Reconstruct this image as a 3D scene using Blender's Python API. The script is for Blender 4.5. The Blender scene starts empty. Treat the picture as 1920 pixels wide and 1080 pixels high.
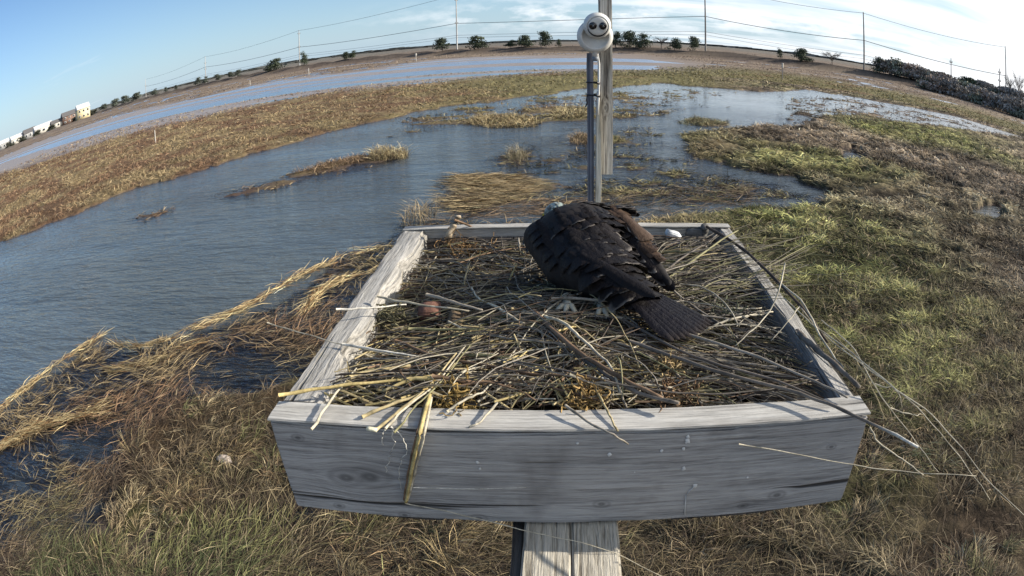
import bpy, bmesh, math, random
import numpy as np
from mathutils import Vector, Matrix, noise as mnoise
from mathutils.bvhtree import BVHTree
R = math.radians
scene = bpy.context.scene
COL = scene.collection
CZ = 3.9                                   # height of the nest camera above the water

# ------------------------------------------------------------------ camera
PIT, ROL, CX, FPX = 0.3921, -0.0157, 1035.44, 1201.25
K3, K5 = 0.0957, 0.0846
c_, s_ = math.cos(ROL), math.sin(ROL); cp_, sp_ = math.cos(PIT), math.sin(PIT)
def cam_dir(d):
    d = (c_*d[0]-s_*d[1], s_*d[0]+c_*d[1], d[2]); fw = -d[2]; up = d[1]
    return Vector((d[0], fw*cp_+up*sp_, -fw*sp_+up*cp_))
cd = bpy.data.cameras.new('camera'); cam = bpy.data.objects.new('camera', cd); COL.objects.link(cam)
scene.camera = cam
cd.type = 'PANO'; cd.panorama_type = 'FISHEYE_LENS_POLYNOMIAL'
cd.sensor_width = 36; cd.sensor_fit = 'HORIZONTAL'; cd.fisheye_fov = R(180)
cd.fisheye_polynomial_k0 = 0
cd.fisheye_polynomial_k1 = -0.0440704296082449
cd.fisheye_polynomial_k2 = -0.00012915575883861772
cd.fisheye_polynomial_k3 = 7.988193756529312e-06
cd.fisheye_polynomial_k4 = -8.292610118378385e-07
cd.shift_x = (960-CX)/1920
cd.clip_start = 0.01; cd.clip_end = 20000
M3 = Matrix([cam_dir((1, 0, 0)), cam_dir((0, 1, 0)), cam_dir((0, 0, 1))]).transposed()
cam.matrix_world = Matrix.Translation((0, 0, CZ)) @ M3.to_4x4()
def ray(x, y):
    u = (x-CX)/FPX; v = -(y-540)/FPX; r = math.hypot(u, v)+1e-12
    th = r+K3*r**3+K5*r**5; s = math.sin(th)/r
    return cam_dir((u*s, v*s, -math.cos(th)))
def atz(x, y, z):                          # point of the place at height z (absolute)
    d = ray(x, y); return Vector((0, 0, CZ)) + d*((z-CZ)/d.z)
def aty(x, y, Y):
    d = ray(x, y); return Vector((0, 0, CZ)) + d*(Y/d.y)

# ------------------------------------------------------------------ sky, sun, exposure
SUN_AZ, SUN_EL = 83.0, 25.0
world = bpy.data.worlds.new('World'); scene.world = world; world.use_nodes = True
nt = world.node_tree; N = nt.nodes; L = nt.links; N.clear()
out = N.new('ShaderNodeOutputWorld'); bg = N.new('ShaderNodeBackground'); bg.inputs[1].default_value = 0.10
sky = N.new('ShaderNodeTexSky'); sky.sky_type = 'NISHITA'; sky.sun_disc = False
sky.sun_elevation = R(SUN_EL); sky.sun_rotation = R(SUN_AZ)
sky.air_density = 1.0; sky.dust_density = 0.2; sky.ozone_density = 5.0
def wn(t, **k):
    n = N.new(t)
    for a, b in k.items(): setattr(n, a, b)
    return n
tc = wn('ShaderNodeTexCoord')
sep = wn('ShaderNodeSeparateXYZ'); L.new(tc.outputs['Generated'], sep.inputs[0])
def wmath(op, a, b=None, c=None, clamp=False):
    n = wn('ShaderNodeMath', operation=op, use_clamp=clamp)
    for i, v in enumerate((a, b, c)):
        if v is None: continue
        if isinstance(v, (int, float)): n.inputs[i].default_value = v
        else: L.new(v, n.inputs[i])
    return n.outputs[0]
zz = wmath('MAXIMUM', sep.outputs[2], 0.0)
# thin high cloud sheets, seen flat near the horizon, thicker towards the sun
comb = wn('ShaderNodeCombineXYZ')
den = wmath('ADD', zz, 0.06)
L.new(wmath('DIVIDE', sep.outputs[0], den), comb.inputs[0]); L.new(wmath('DIVIDE', sep.outputs[1], den), comb.inputs[1])
mp = wn('ShaderNodeMapping'); L.new(comb.outputs[0], mp.inputs[0]); mp.inputs['Rotation'].default_value = (0, 0, 0.5); mp.inputs['Scale'].default_value = (0.22, 0.5, 1)
n1 = wn('ShaderNodeTexNoise'); n1.inputs['Scale'].default_value = 1.0; n1.inputs['Detail'].default_value = 6; n1.inputs['Roughness'].default_value = .55
L.new(mp.outputs[0], n1.inputs['Vector'])
side = wmath('ADD', wmath('MULTIPLY', sep.outputs[0], 0.70), 0.20, clamp=True)      # more cloud towards the sun (+x)
veil = wmath('MULTIPLY', wmath('SUBTRACT', wmath('ADD', n1.outputs[0], wmath('MULTIPLY', side, 0.62)), 0.66), 4.0, clamp=True)
# small cumulus heaps low over the horizon
mp2 = wn('ShaderNodeMapping'); L.new(tc.outputs['Generated'], mp2.inputs[0]); mp2.inputs['Scale'].default_value = (13, 13, 40); mp2.inputs['Location'].default_value = (0.7, 0.2, 0.25)
n2 = wn('ShaderNodeTexNoise'); n2.inputs['Scale'].default_value = 1.0; n2.inputs['Detail'].default_value = 7; n2.inputs['Roughness'].default_value = .6
L.new(mp2.outputs[0], n2.inputs['Vector'])
band = wmath('SUBTRACT', 1.0, wmath('MULTIPLY', wmath('ABSOLUTE', wmath('SUBTRACT', zz, 0.045)), 26.0), clamp=True)
front = wmath('MULTIPLY', wmath('SUBTRACT', sep.outputs[0], -0.32), 3.0, clamp=True)
cum = wmath('MULTIPLY', wmath('MULTIPLY', wmath('SUBTRACT', n2.outputs[0], 0.455), 6.0, clamp=True), wmath('MULTIPLY', band, front), clamp=True)
cloudf = veil
cc = wn('ShaderNodeMixRGB'); cc.inputs[1].default_value = (6.8, 7.3, 7.8, 1); cc.inputs[2].default_value = (8.8, 8.8, 8.8, 1); L.new(side, cc.inputs[0])
# pale air close to the horizon
hz = wmath('POWER', wmath('SUBTRACT', 1.0, wmath('MULTIPLY', zz, 3.2), clamp=True), 2.2)
mix3 = wn('ShaderNodeMixRGB'); L.new(wmath('MULTIPLY', hz, 0.75), mix3.inputs[0]); L.new(sky.outputs[0], mix3.inputs[1]); mix3.inputs[2].default_value = (3.2, 4.5, 5.8, 1)
mix = wn('ShaderNodeMixRGB'); L.new(cloudf, mix.inputs[0]); L.new(mix3.outputs[0], mix.inputs[1]); L.new(cc.outputs[0], mix.inputs[2])
mix4 = wn('ShaderNodeMixRGB'); L.new(wmath('MULTIPLY', cum, 0.9), mix4.inputs[0]); L.new(mix.outputs[0], mix4.inputs[1]); mix4.inputs[2].default_value = (7.9, 8.1, 8.4, 1)
L.new(mix4.outputs[0], bg.inputs[0]); L.new(bg.outputs[0], out.inputs[0])
sd = bpy.data.lights.new('sun', 'SUN'); sd.energy = 4.9; sd.angle = R(0.53); sd.color = (1.0, .92, .80)
sun = bpy.data.objects.new('sun', sd); COL.objects.link(sun)
sv = Vector((math.sin(R(SUN_AZ))*math.cos(R(SUN_EL)), math.cos(R(SUN_AZ))*math.cos(R(SUN_EL)), math.sin(R(SUN_EL))))
sun.rotation_euler = sv.to_track_quat('Z', 'Y').to_euler(); sun.location = (20, 5, 30)
vs = scene.view_settings; vs.view_transform = 'Standard'; vs.look = 'None'; vs.gamma = 1; vs.exposure = 0.55
scene.cycles.use_denoising = True
scene.cycles.max_bounces = 6; scene.cycles.transparent_max_bounces = 8

# ------------------------------------------------------------------ helpers
rng = np.random.default_rng(7); rnd = random.Random(11)
def tag(o, label=None, cat=None, group=None, kind=None):
    if label: o['label'] = label
    if cat: o['category'] = cat
    if group: o['group'] = group
    if kind: o['kind'] = kind
    return o
def empty(name, loc=(0, 0, 0), rz=0):
    o = bpy.data.objects.new(name, None); o.location = loc; o.rotation_euler = (0, 0, rz); o.empty_display_size = .1
    COL.objects.link(o); return o
def link(name, me, mat, parent=None, loc=None):
    o = bpy.data.objects.new(name, me); COL.objects.link(o)
    if mat is not None: me.materials.append(mat)
    if parent is not None: o.parent = parent
    if loc is not None: o.location = loc
    return o
def npmesh(name, V, F, col=None, smooth=False):
    """V (n,3), F (m,k) all faces of k corners; col (n,3) per vertex"""
    me = bpy.data.meshes.new(name); V = np.asarray(V, np.float32); F = np.asarray(F, np.int32); k = F.shape[1]
    me.vertices.add(len(V)); me.vertices.foreach_set('co', V.ravel())
    me.loops.add(F.size); me.loops.foreach_set('vertex_index', F.ravel())
    me.polygons.add(len(F)); me.polygons.foreach_set('loop_start', np.arange(0, F.size, k, dtype=np.int32))
    try: me.polygons.foreach_set('loop_total', np.full(len(F), k, np.int32))
    except Exception: pass
    if smooth: me.polygons.foreach_set('use_smooth', np.ones(len(F), bool))
    me.update(calc_edges=True)
    if col is not None:
        a = me.color_attributes.new('Col', 'FLOAT_COLOR', 'POINT')
        c4 = np.ones((len(V), 4), np.float32); c4[:, :3] = col; a.data.foreach_set('color', c4.ravel())
    return me
def bmesh_to(name, bm, smooth=False):
    me = bpy.data.meshes.new(name); bmesh.ops.recalc_face_normals(bm, faces=bm.faces[:]); bm.to_mesh(me); bm.free()
    if smooth:
        for p in me.polygons: p.use_smooth = True
    return me
def hash2(ix, iy, seed):
    h = (ix.astype(np.int64)*374761393 + iy.astype(np.int64)*668265263 + seed*1442695041) & 0x7fffffff
    h = ((h ^ (h >> 13))*1274126177) & 0x7fffffff
    return ((h ^ (h >> 16)) & 0xffff)/65535.0
def vnoise(x, y, seed=0):
    ix = np.floor(x); iy = np.floor(y); fx = x-ix; fy = y-iy; fx = fx*fx*(3-2*fx); fy = fy*fy*(3-2*fy)
    a = hash2(ix, iy, seed); b = hash2(ix+1, iy, seed); c = hash2(ix, iy+1, seed); d = hash2(ix+1, iy+1, seed)
    return (a*(1-fx)+b*fx)*(1-fy)+(c*(1-fx)+d*fx)*fy
def fbm(x, y, seed=0, oc=4):
    s = 0; a = .5; t = 0
    for i in range(oc): s = s+a*vnoise(x*2**i, y*2**i, seed+i*17); t += a; a *= .5
    return s/t
def pip(x, y, poly):
    inside = np.zeros(x.shape, bool); n = len(poly)
    for i in range(n):
        x1, y1 = poly[i]; x2, y2 = poly[(i+1) % n]
        c = ((y1 > y) != (y2 > y)) & (x < (x2-x1)*(y-y1)/((y2-y1) or 1e-9)+x1)
        inside ^= c
    return inside
def pdist(x, y, poly):
    d = np.full(x.shape, 1e9); n = len(poly)
    for i in range(n):
        x1, y1 = poly[i]; x2, y2 = poly[(i+1) % n]; dx, dy = x2-x1, y2-y1
        t = np.clip(((x-x1)*dx+(y-y1)*dy)/(dx*dx+dy*dy+1e-12), 0, 1)
        d = np.minimum(d, np.hypot(x-x1-t*dx, y-y1-t*dy))
    return d
def sdist(x, y, poly):
    """signed distance in units of a hundredth of the range: positive inside"""
    d = pdist(x, y, poly); return np.where(pip(x, y, poly), d, -d)
def tube(V, F, pts, rad, sides=5, cols=None, col=None, flat=1.0):
    """append a tapered tube along pts to lists"""
    b = len(V); n = len(pts); prev = None
    for i, p in enumerate(pts):
        p = Vector(p); t = (Vector(pts[min(i+1, n-1)])-Vector(pts[max(i-1, 0)]))
        t = t.normalized() if t.length > 1e-9 else Vector((0, 0, 1))
        a = t.cross(Vector((0, 0, 1)) if abs(t.z) < .9 else Vector((1, 0, 0))).normalized(); c = t.cross(a)
        r = rad[i] if hasattr(rad, '__len__') else rad
        for k in range(sides):
            an = 2*math.pi*k/sides
            V.append(p+a*(math.cos(an)*r)+c*(math.sin(an)*r*flat))
            if cols is not None: cols.append(col[i] if isinstance(col, list) else col)
    for i in range(n-1):
        for k in range(sides):
            k2 = (k+1) % sides
            F.append((b+i*sides+k, b+i*sides+k2, b+(i+1)*sides+k2, b+(i+1)*sides+k))
    # caps as quads with a repeated centre
    for i, s in ((0, 0), (n-1, 1)):
        ci = len(V); V.append(Vector(pts[i]))
        if cols is not None: cols.append(col[i] if isinstance(col, list) else col)
        for k in range(0, sides, 1):
            k2 = (k+1) % sides; q = b+i*sides
            F.append((ci, q+k, q+k2, ci) if False else (q+k, q+k2, ci, ci))
def tubemesh(name, pts, rad, sides=6, col=None, smooth=True):
    V, F, C = [], [], []
    tube(V, F, pts, rad, sides, C, col if col is not None else (1, 1, 1))
    me = bpy.data.meshes.new(name); fs = [tuple(dict.fromkeys(f)) for f in F]
    me.from_pydata([tuple(v) for v in V], [], fs)
    if smooth: me.polygons.foreach_set('use_smooth', np.ones(len(fs), bool))
    if col is not None:
        a = me.color_attributes.new('Col', 'FLOAT_COLOR', 'POINT')
        for i, c in enumerate(C): a.data[i].color = (*c[:3], 1)
    return me

# ------------------------------------------------------------------ materials
def mat(name):
    m = bpy.data.materials.new(name); m.use_nodes = True; t = m.node_tree
    b = t.nodes['Principled BSDF']; b.inputs['Specular IOR Level'].default_value = .3
    return m, t, b
def node(t, ty, **k):
    n = t.nodes.new(ty)
    for a, b in k.items():
        if a in n.inputs.keys() if hasattr(n.inputs, 'keys') else False: pass
        setattr(n, a, b)
    return n
def ramp(t, src, stops):
    r = t.nodes.new('ShaderNodeValToRGB'); t.links.new(src, r.inputs[0]); e = r.color_ramp.elements
    while len(e) < len(stops): e.new(.5)
    for i, (p, c) in enumerate(stops): e[i].position = p; e[i].color = (*c, 1) if len(c) == 3 else c
    return r.outputs[0]
def noise_tex(t, vec, scale, detail=5, rough=.6, dist=0, w=None):
    n = t.nodes.new('ShaderNodeTexNoise'); n.inputs['Scale'].default_value = scale; n.inputs['Detail'].default_value = detail
    n.inputs['Roughness'].default_value = rough; n.inputs['Distortion'].default_value = dist
    if vec is not None: t.links.new(vec, n.inputs['Vector'])
    return n.outputs[0]
def mapping(t, src, scale=(1, 1, 1), rot=(0, 0, 0), loc=(0, 0, 0)):
    m = t.nodes.new('ShaderNodeMapping'); t.links.new(src, m.inputs[0])
    m.inputs['Scale'].default_value = scale; m.inputs['Rotation'].default_value = rot; m.inputs['Location'].default_value = loc
    return m.outputs[0]
def mixc(t, f, a, b, mode='MIX'):
    m = t.nodes.new('ShaderNodeMixRGB'); m.blend_type = mode
    for i, v in enumerate((f, a, b)):
        if isinstance(v, (int, float)): m.inputs[i].default_value = v
        elif isinstance(v, tuple): m.inputs[i].default_value = (*v, 1) if len(v) == 3 else v
        else: t.links.new(v, m.inputs[i])
    return m.outputs[0]
def tmath(t, op, a, b=None, clamp=False):
    n = t.nodes.new('ShaderNodeMath'); n.operation = op; n.use_clamp = clamp
    for i, v in enumerate((a, b)):
        if v is None: continue
        if isinstance(v, (int, float)): n.inputs[i].default_value = v
        else: t.links.new(v, n.inputs[i])
    return n.outputs[0]
def bump(t, b, h, strength=.5, dist=.01):
    n = t.nodes.new('ShaderNodeBump'); n.inputs['Strength'].default_value = strength; n.inputs['Distance'].default_value = dist
    t.links.new(h, n.inputs['Height']); t.links.new(n.outputs[0], b.inputs['Normal'])
def objco(t):
    return t.nodes.new('ShaderNodeTexCoord').outputs['Object']
def colattr(t):
    a = t.nodes.new('ShaderNodeVertexColor'); a.layer_name = 'Col'; return a.outputs[0]

def wood(name, dark, mid, light, along='x', rough=.85, knots=(), grain=1.0, stain=None, plane='xz'):
    """weathered board: fine grain along one axis, cracks, knots given as (u, v, radius) in object space"""
    m, t, b = mat(name); co = objco(t)
    sc = {'x': (1.1, 26, 26), 'y': (26, 1.1, 26), 'z': (26, 26, 1.1)}[along]
    warp = noise_tex(t, mapping(t, co, tuple(s*.12+.8 for s in sc)), 1.6, 3)
    vec = co
    kmask = None
    for (u, v, rr) in knots:
        pos = {'xz': (u, 0, v), 'xy': (u, v, 0)}[plane]
        sub = t.nodes.new('ShaderNodeVectorMath'); sub.operation = 'SUBTRACT'; t.links.new(co, sub.inputs[0]); sub.inputs[1].default_value = pos
        msk = t.nodes.new('ShaderNodeVectorMath'); msk.operation = 'MULTIPLY'; t.links.new(sub.outputs[0], msk.inputs[0])
        msk.inputs[1].default_value = {'xz': (.6 if along == 'x' else 1, 0, 1 if along == 'x' else .6), 'xy': (.6, 1, 0)}[plane]
        ln = t.nodes.new('ShaderNodeVectorMath'); ln.operation = 'LENGTH'; t.links.new(msk.outputs[0], ln.inputs[0])
        g = tmath(t, 'SUBTRACT', 1.0, tmath(t, 'DIVIDE', ln.outputs['Value'], rr*2.6), clamp=True)
        # push the grain round the knot
        pv = t.nodes.new('ShaderNodeVectorMath'); pv.operation = 'SCALE'; t.links.new(sub.outputs[0], pv.inputs[0]); t.links.new(tmath(t, 'MULTIPLY', tmath(t, 'POWER', g, 1.5), -.8), pv.inputs['Scale'])
        ad = t.nodes.new('ShaderNodeVectorMath'); ad.operation = 'ADD'; t.links.new(vec, ad.inputs[0]); t.links.new(pv.outputs[0], ad.inputs[1]); vec = ad.outputs[0]
        ring = tmath(t, 'SINE', tmath(t, 'MULTIPLY', ln.outputs['Value'], 9.0/rr))
        core = tmath(t, 'MULTIPLY', tmath(t, 'SUBTRACT', 1.0, tmath(t, 'DIVIDE', ln.outputs['Value'], rr*1.15), clamp=True), 1.6, clamp=True)
        core = tmath(t, 'MULTIPLY', core, tmath(t, 'ADD', tmath(t, 'MULTIPLY', ring, .3), .62), clamp=True)
        kmask = core if kmask is None else tmath(t, 'MAXIMUM', kmask, core)
    sv_ = mapping(t, vec, sc)
    wv = t.nodes.new('ShaderNodeVectorMath'); wv.operation = 'SCALE'; wv.inputs['Scale'].default_value = 1.0
    g1 = noise_tex(t, sv_, 1.6*grain, 6, .65, .7)
    g2 = noise_tex(t, sv_, 6.5*grain, 5, .7)
    big = noise_tex(t, mapping(t, co, (1.5, 1.5, 1.5)), 2.2, 4)
    c = ramp(t, g1, [(.36, tuple(x*.8 for x in dark)), (.46, mid), (.56, light), (.66, tuple(min(.9, x*1.12) for x in light))])
    c = mixc(t, .5, c, ramp(t, g2, [(.40, tuple(x*.6 for x in dark)), (.50, mid), (.60, light)]))
    c = mixc(t, tmath(t, 'MULTIPLY', tmath(t, 'SUBTRACT', big, .45), 1.6, clamp=True), c, tuple(x*.72 for x in mid))
    crack = tmath(t, 'MULTIPLY', tmath(t, 'SUBTRACT', noise_tex(t, mapping(t, vec, tuple(s*(.8 if s > 5 else .55) for s in sc), loc=(3, 1, 7)), 1.3*grain, 2, .5, .4), .665), 30.0, clamp=True)
    c = mixc(t, crack, c, tuple(x*.25 for x in dark))
    sp_ = tmath(t, 'MULTIPLY', tmath(t, 'SUBTRACT', noise_tex(t, mapping(t, co, tuple(q*(5 if q > 5 else 9) for q in sc)), 1.0, 3, .6), .64), 9, clamp=True)
    c = mixc(t, tmath(t, 'MULTIPLY', sp_, .6), c, tuple(x*.45 for x in dark))
    if stain:
        st = tmath(t, 'MULTIPLY', tmath(t, 'SUBTRACT', noise_tex(t, co, 5.5, 4), .56), 5, clamp=True)
        c = mixc(t, tmath(t, 'MULTIPLY', st, .7), c, stain)
    if kmask is not None: c = mixc(t, tmath(t, 'MULTIPLY', kmask, .8), c, tuple(x*.3 for x in dark))
    t.links.new(c, b.inputs['Base Color']); b.inputs['Roughness'].default_value = rough; b.inputs['Specular IOR Level'].default_value = .2
    h = tmath(t, 'SUBTRACT', tmath(t, 'ADD', g1, tmath(t, 'MULTIPLY', g2, .5)), tmath(t, 'MULTIPLY', crack, 1.2))
    bump(t, b, h, .9, .007)
    return m
def plain(name, c, rough=.6, var=.25, scale=12, metal=0, spec=.3, bmp=.2, bd=.003):
    m, t, b = mat(name); co = objco(t)
    n = noise_tex(t, co, scale, 5)
    t.links.new(ramp(t, n, [(.3, tuple(x*(1-var) for x in c)), (.7, tuple(min(1, x*(1+var)) for x in c))]), b.inputs['Base Color'])
    b.inputs['Roughness'].default_value = rough; b.inputs['Metallic'].default_value = metal; b.inputs['Specular IOR Level'].default_value = spec
    if bmp: bump(t, b, noise_tex(t, co, scale*4, 4), bmp, bd)
    return m
def vcol(name, rough=.8, spec=.15, nscale=40, namt=.35, trans=0):
    m, t, b = mat(name)
    c = colattr(t)
    if namt: c = mixc(t, namt, c, ramp(t, noise_tex(t, objco(t), nscale, 3), [(.3, (.35, .35, .35)), (.7, (1.5, 1.5, 1.5))]), 'MULTIPLY')
    t.links.new(c, b.inputs['Base Color']); b.inputs['Roughness'].default_value = rough; b.inputs['Specular IOR Level'].default_value = spec
    return m

# ------------------------------------------------------------------ the marsh: outlines of water and plant zones on the ground
def poly(pts):
    o = []
    for p in pts:
        if p[0] == 'w': o.append((p[1], p[2]))
        else:
            g = atz(p[0], p[1], 0); o.append((g.x, g.y))
    return o
BAY = poly([(0, 296), (148, 240), (259, 207), (370, 185), (519, 152), (640, 137), (702, 130), (813, 112), (961, 105), (1102, 105), (1200, 109), (1310, 121),
            (1240, 130), (1152, 132), (1102, 135), (961, 142), (813, 155), (702, 167), (640, 170), (519, 191), (370, 222), (259, 248), (148, 281), (0, 327),
            ('w', -150, 72), ('w', -400, 60), ('w', -500, 120)])
POND = poly([(0, 458), (100, 420), (148, 400), (241, 357), (333, 333), (444, 300), (480, 287), (628, 246), (776, 211), (887, 193), (1000, 180), (1102, 168),
             (1152, 164), (1238, 157), (1349, 166), (1440, 173), (1520, 170), (1600, 183), (1671, 196), (1740, 208), (1806, 223), (1911, 256),
             (1800, 243), (1700, 228), (1640, 222), (1590, 212), (1540, 222), (1470, 238), (1400, 236), (1300, 250), (1270, 275), (1290, 300),
             (1380, 318), (1500, 330), (1560, 372), (1530, 398), (1400, 392), (1330, 400), (1180, 415), (1000, 412), (850, 410), (790, 418),
             (745, 428), (700, 462), (640, 490), (560, 545), (470, 590), (380, 620), (300, 642), (250, 655), (215, 640), (170, 640), (130, 680), (90, 712),
             (0, 770), ('w', -14, 5), ('w', -30, 6), ('w', -45, 12)])
SHAL = poly([(0, 740), (90, 712), (170, 640), (300, 642), (380, 620), (470, 590), (560, 545), (640, 490), (745, 428), (850, 410), (850, 330), (1000, 322), (1160, 350),
             (1330, 345), (1420, 360), (1400, 405), (1180, 418), (900, 430), (740, 560), (560, 705), (450, 740), (300, 775), (235, 850), (205, 930), (150, 1000), (0, 1060), ('w', -9, 3), ('w', -13, 4)])
MUD = poly([(1010, 104), (1200, 102), (1330, 120), (1250, 131), (1150, 134), (1080, 132), (1000, 124)])
# half-drowned grass beds: (photo outline, bed height)
BEDS = [poly(b) for b in (
    [(870, 232), (900, 219), (960, 217), (1020, 228), (1000, 240), (930, 242)],
    [(1032, 214), (1060, 203), (1105, 205), (1115, 222), (1060, 226), (1034, 224)],
    [(1062, 262), (1085, 252), (1140, 256), (1220, 262), (1230, 272), (1120, 274), (1070, 270)],
    [(945, 292), (965, 283), (990, 288), (992, 300), (960, 303)],
    [(545, 328), (600, 308), (660, 295), (710, 284), (765, 284), (768, 296), (700, 306), (640, 314), (590, 326), (550, 334)],
    [(828, 338), (860, 328), (960, 326), (1005, 338), (1060, 350), (1000, 362), (950, 380), (900, 400), (850, 402), (828, 380), (826, 350)],
    [(1265, 228), (1300, 222), (1370, 228), (1365, 236), (1290, 236)],
    [(1120, 226), (1170, 214), (1240, 206), (1330, 196), (1350, 200), (1260, 214), (1180, 226)],
    [(1555, 225), (1600, 213), (1650, 218), (1640, 235), (1570, 236)],
    [(740, 222), (800, 214), (850, 222), (880, 233), (800, 238)],
    [(430, 362), (500, 345), (560, 330), (545, 345), (470, 362)],
    [(220, 420), (260, 400), (330, 388), (320, 400), (250, 420)],
)]
PUDDLE = [poly(b) for b in ([(1815, 402), (1840, 380), (1872, 384), (1888, 412), (1860, 418)], [(1572, 292), (1600, 279), (1635, 284), (1632, 303), (1590, 307)])]
# mottled, thinly flooded flats where weed and water mix
FLATS = [poly(b) for b in (
    [(700, 235), (880, 195), (1100, 170), (1350, 165), (1430, 178), (1270, 200), (1160, 232), (1060, 232), (860, 245), (740, 255)],
    [(1450, 178), (1560, 172), (1671, 196), (1806, 223), (1915, 258), (1700, 232), (1540, 226), (1480, 238), (1380, 245), (1430, 215)],
    [(880, 310), (1060, 235), (1240, 235), (1280, 290), (1400, 330), (1560, 372), (1520, 395), (1350, 390), (1180, 400), (1000, 400), (860, 345)],
    [(380, 372), (560, 325), (760, 290), (760, 310), (600, 345), (430, 385)],
)]
FARBANK_Y = 215.0
def berm_line():
    return [(-900, 640), (-520, 470), (-350, 400), (-200, 321), (-100, 268), (0, 215), (50, 190), (80, 172), (112, 150), (122, 128), (134, 98), (150, 60), (170, 0)]
BL = berm_line()
def line_dist(x, y, ln):
    d = np.full(x.shape, 1e9)
    for (x1, y1), (x2, y2) in zip(ln[:-1], ln[1:]):
        dx, dy = x2-x1, y2-y1; t = np.clip(((x-x1)*dx+(y-y1)*dy)/(dx*dx+dy*dy), 0, 1)
        d = np.minimum(d, np.hypot(x-x1-t*dx, y-y1-t*dy))
    return d
def sstep(a, b, x):
    t = np.clip((x-a)/(b-a), 0, 1); return t*t*(3-2*t)
def ground(x, y):
    """height of the marsh floor; the water lies at 0"""
    x = np.asarray(x, float); y = np.asarray(y, float); rr = np.hypot(x, y)+.1
    e = 0.02*rr+.12                                        # ragged edges grow with the size of the feature
    wx = x+(fbm(x/e*.35*0+x*.55, y*.55, 3)-.5)*1.4*np.clip(rr/20, .25, 2.2); wy = y+(fbm(x*.55, y*.55, 9)-.5)*1.4*np.clip(rr/20, .25, 2.2)
    wx = wx+(fbm(x*2.1, y*2.1, 13)-.5)*.5*np.clip(rr/14, .3, 3); wy = wy+(fbm(x*2.1, y*2.1, 15)-.5)*.5*np.clip(rr/14, .3, 3)
    h = .07+.07*fbm(x*.35, y*.35, 21)+.07*(fbm(x*1.9, y*1.9, 23)-.5)+.03*(fbm(x*7, y*7, 25)-.5)
    fine = (fbm(x*.8, y*1.6, 31)-.5)*.22+(fbm(x*3.1, y*6.0, 33)-.5)*.10
    azd = np.degrees(np.arctan2(x, y)); hk = sstep(8, 20, azd)*(rr < 60)*(rr > 4); h = h+hk*(.26*(fbm(x*1.5, y*2.4, 29)-.5)*np.clip(rr/14, .6, 1.6)+.06)
    def put(h, pl, val, soft, nz=0.0):
        s = sdist(wx, wy, pl); k = sstep(-soft, soft, s/np.clip(rr/12, .35, 8)); return h*(1-k)+(val+fine*nz)*k
    h = put(h, SHAL, -.034, .5, .30)
    h = put(h, POND, -.20, .25, .1)
    for f_i, f in enumerate(FLATS): h = put(h, f, -.022 if f_i != 2 else -.040, .7, 1.0 if f_i != 2 else .8)
    h = put(h, MUD, .02, 1.5, .12)
    sb = sdist(x+(fbm(x*.05, y*.05, 41)-.5)*10, y+(fbm(x*.05, y*.05, 43)-.5)*16, BAY); k = sstep(-1.5, 1.5, sb); h = h*(1-k)+(.001+.11*(fbm(x*.015, y*.16, 45)-.5))*k
    for i, b_ in enumerate(BEDS):
        h = put(h, b_, .055 if i not in (2, 7, 9, 10, 11) else .012, .35, .25)
    kn_ = (1-sstep(5.0, 8.5, rr))*(1-sstep(2.0, 5.0, x)); h = np.where(h > -.09, np.maximum(h-kn_*(.075*sstep(.40, .62, fbm(x*.8+5, y*.8, 27))+.02), -.07), h)
    for b_ in PUDDLE: h = put(h, b_, -.09, .05)
    # thin creeks between the bay strip and the far bank
    d = line_dist(x, y+(fbm(x*.02, y*.02, 51)-.5)*8, BL); h = h+2.0*np.exp(-(d/6.5)**2)*(rr > 60)
    cr = np.abs(fbm(x*.010+3, y*.055, 53)-.5); h = h-.16*(1-sstep(.010, .028, cr))*(rr > 100)*(d > 14)*(sb < -2)
    beyond = sstep(0, 400, d)*(rr > 300)
    h = h+.3*beyond
    return h
C = lambda *a: np.array(a, float)
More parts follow.
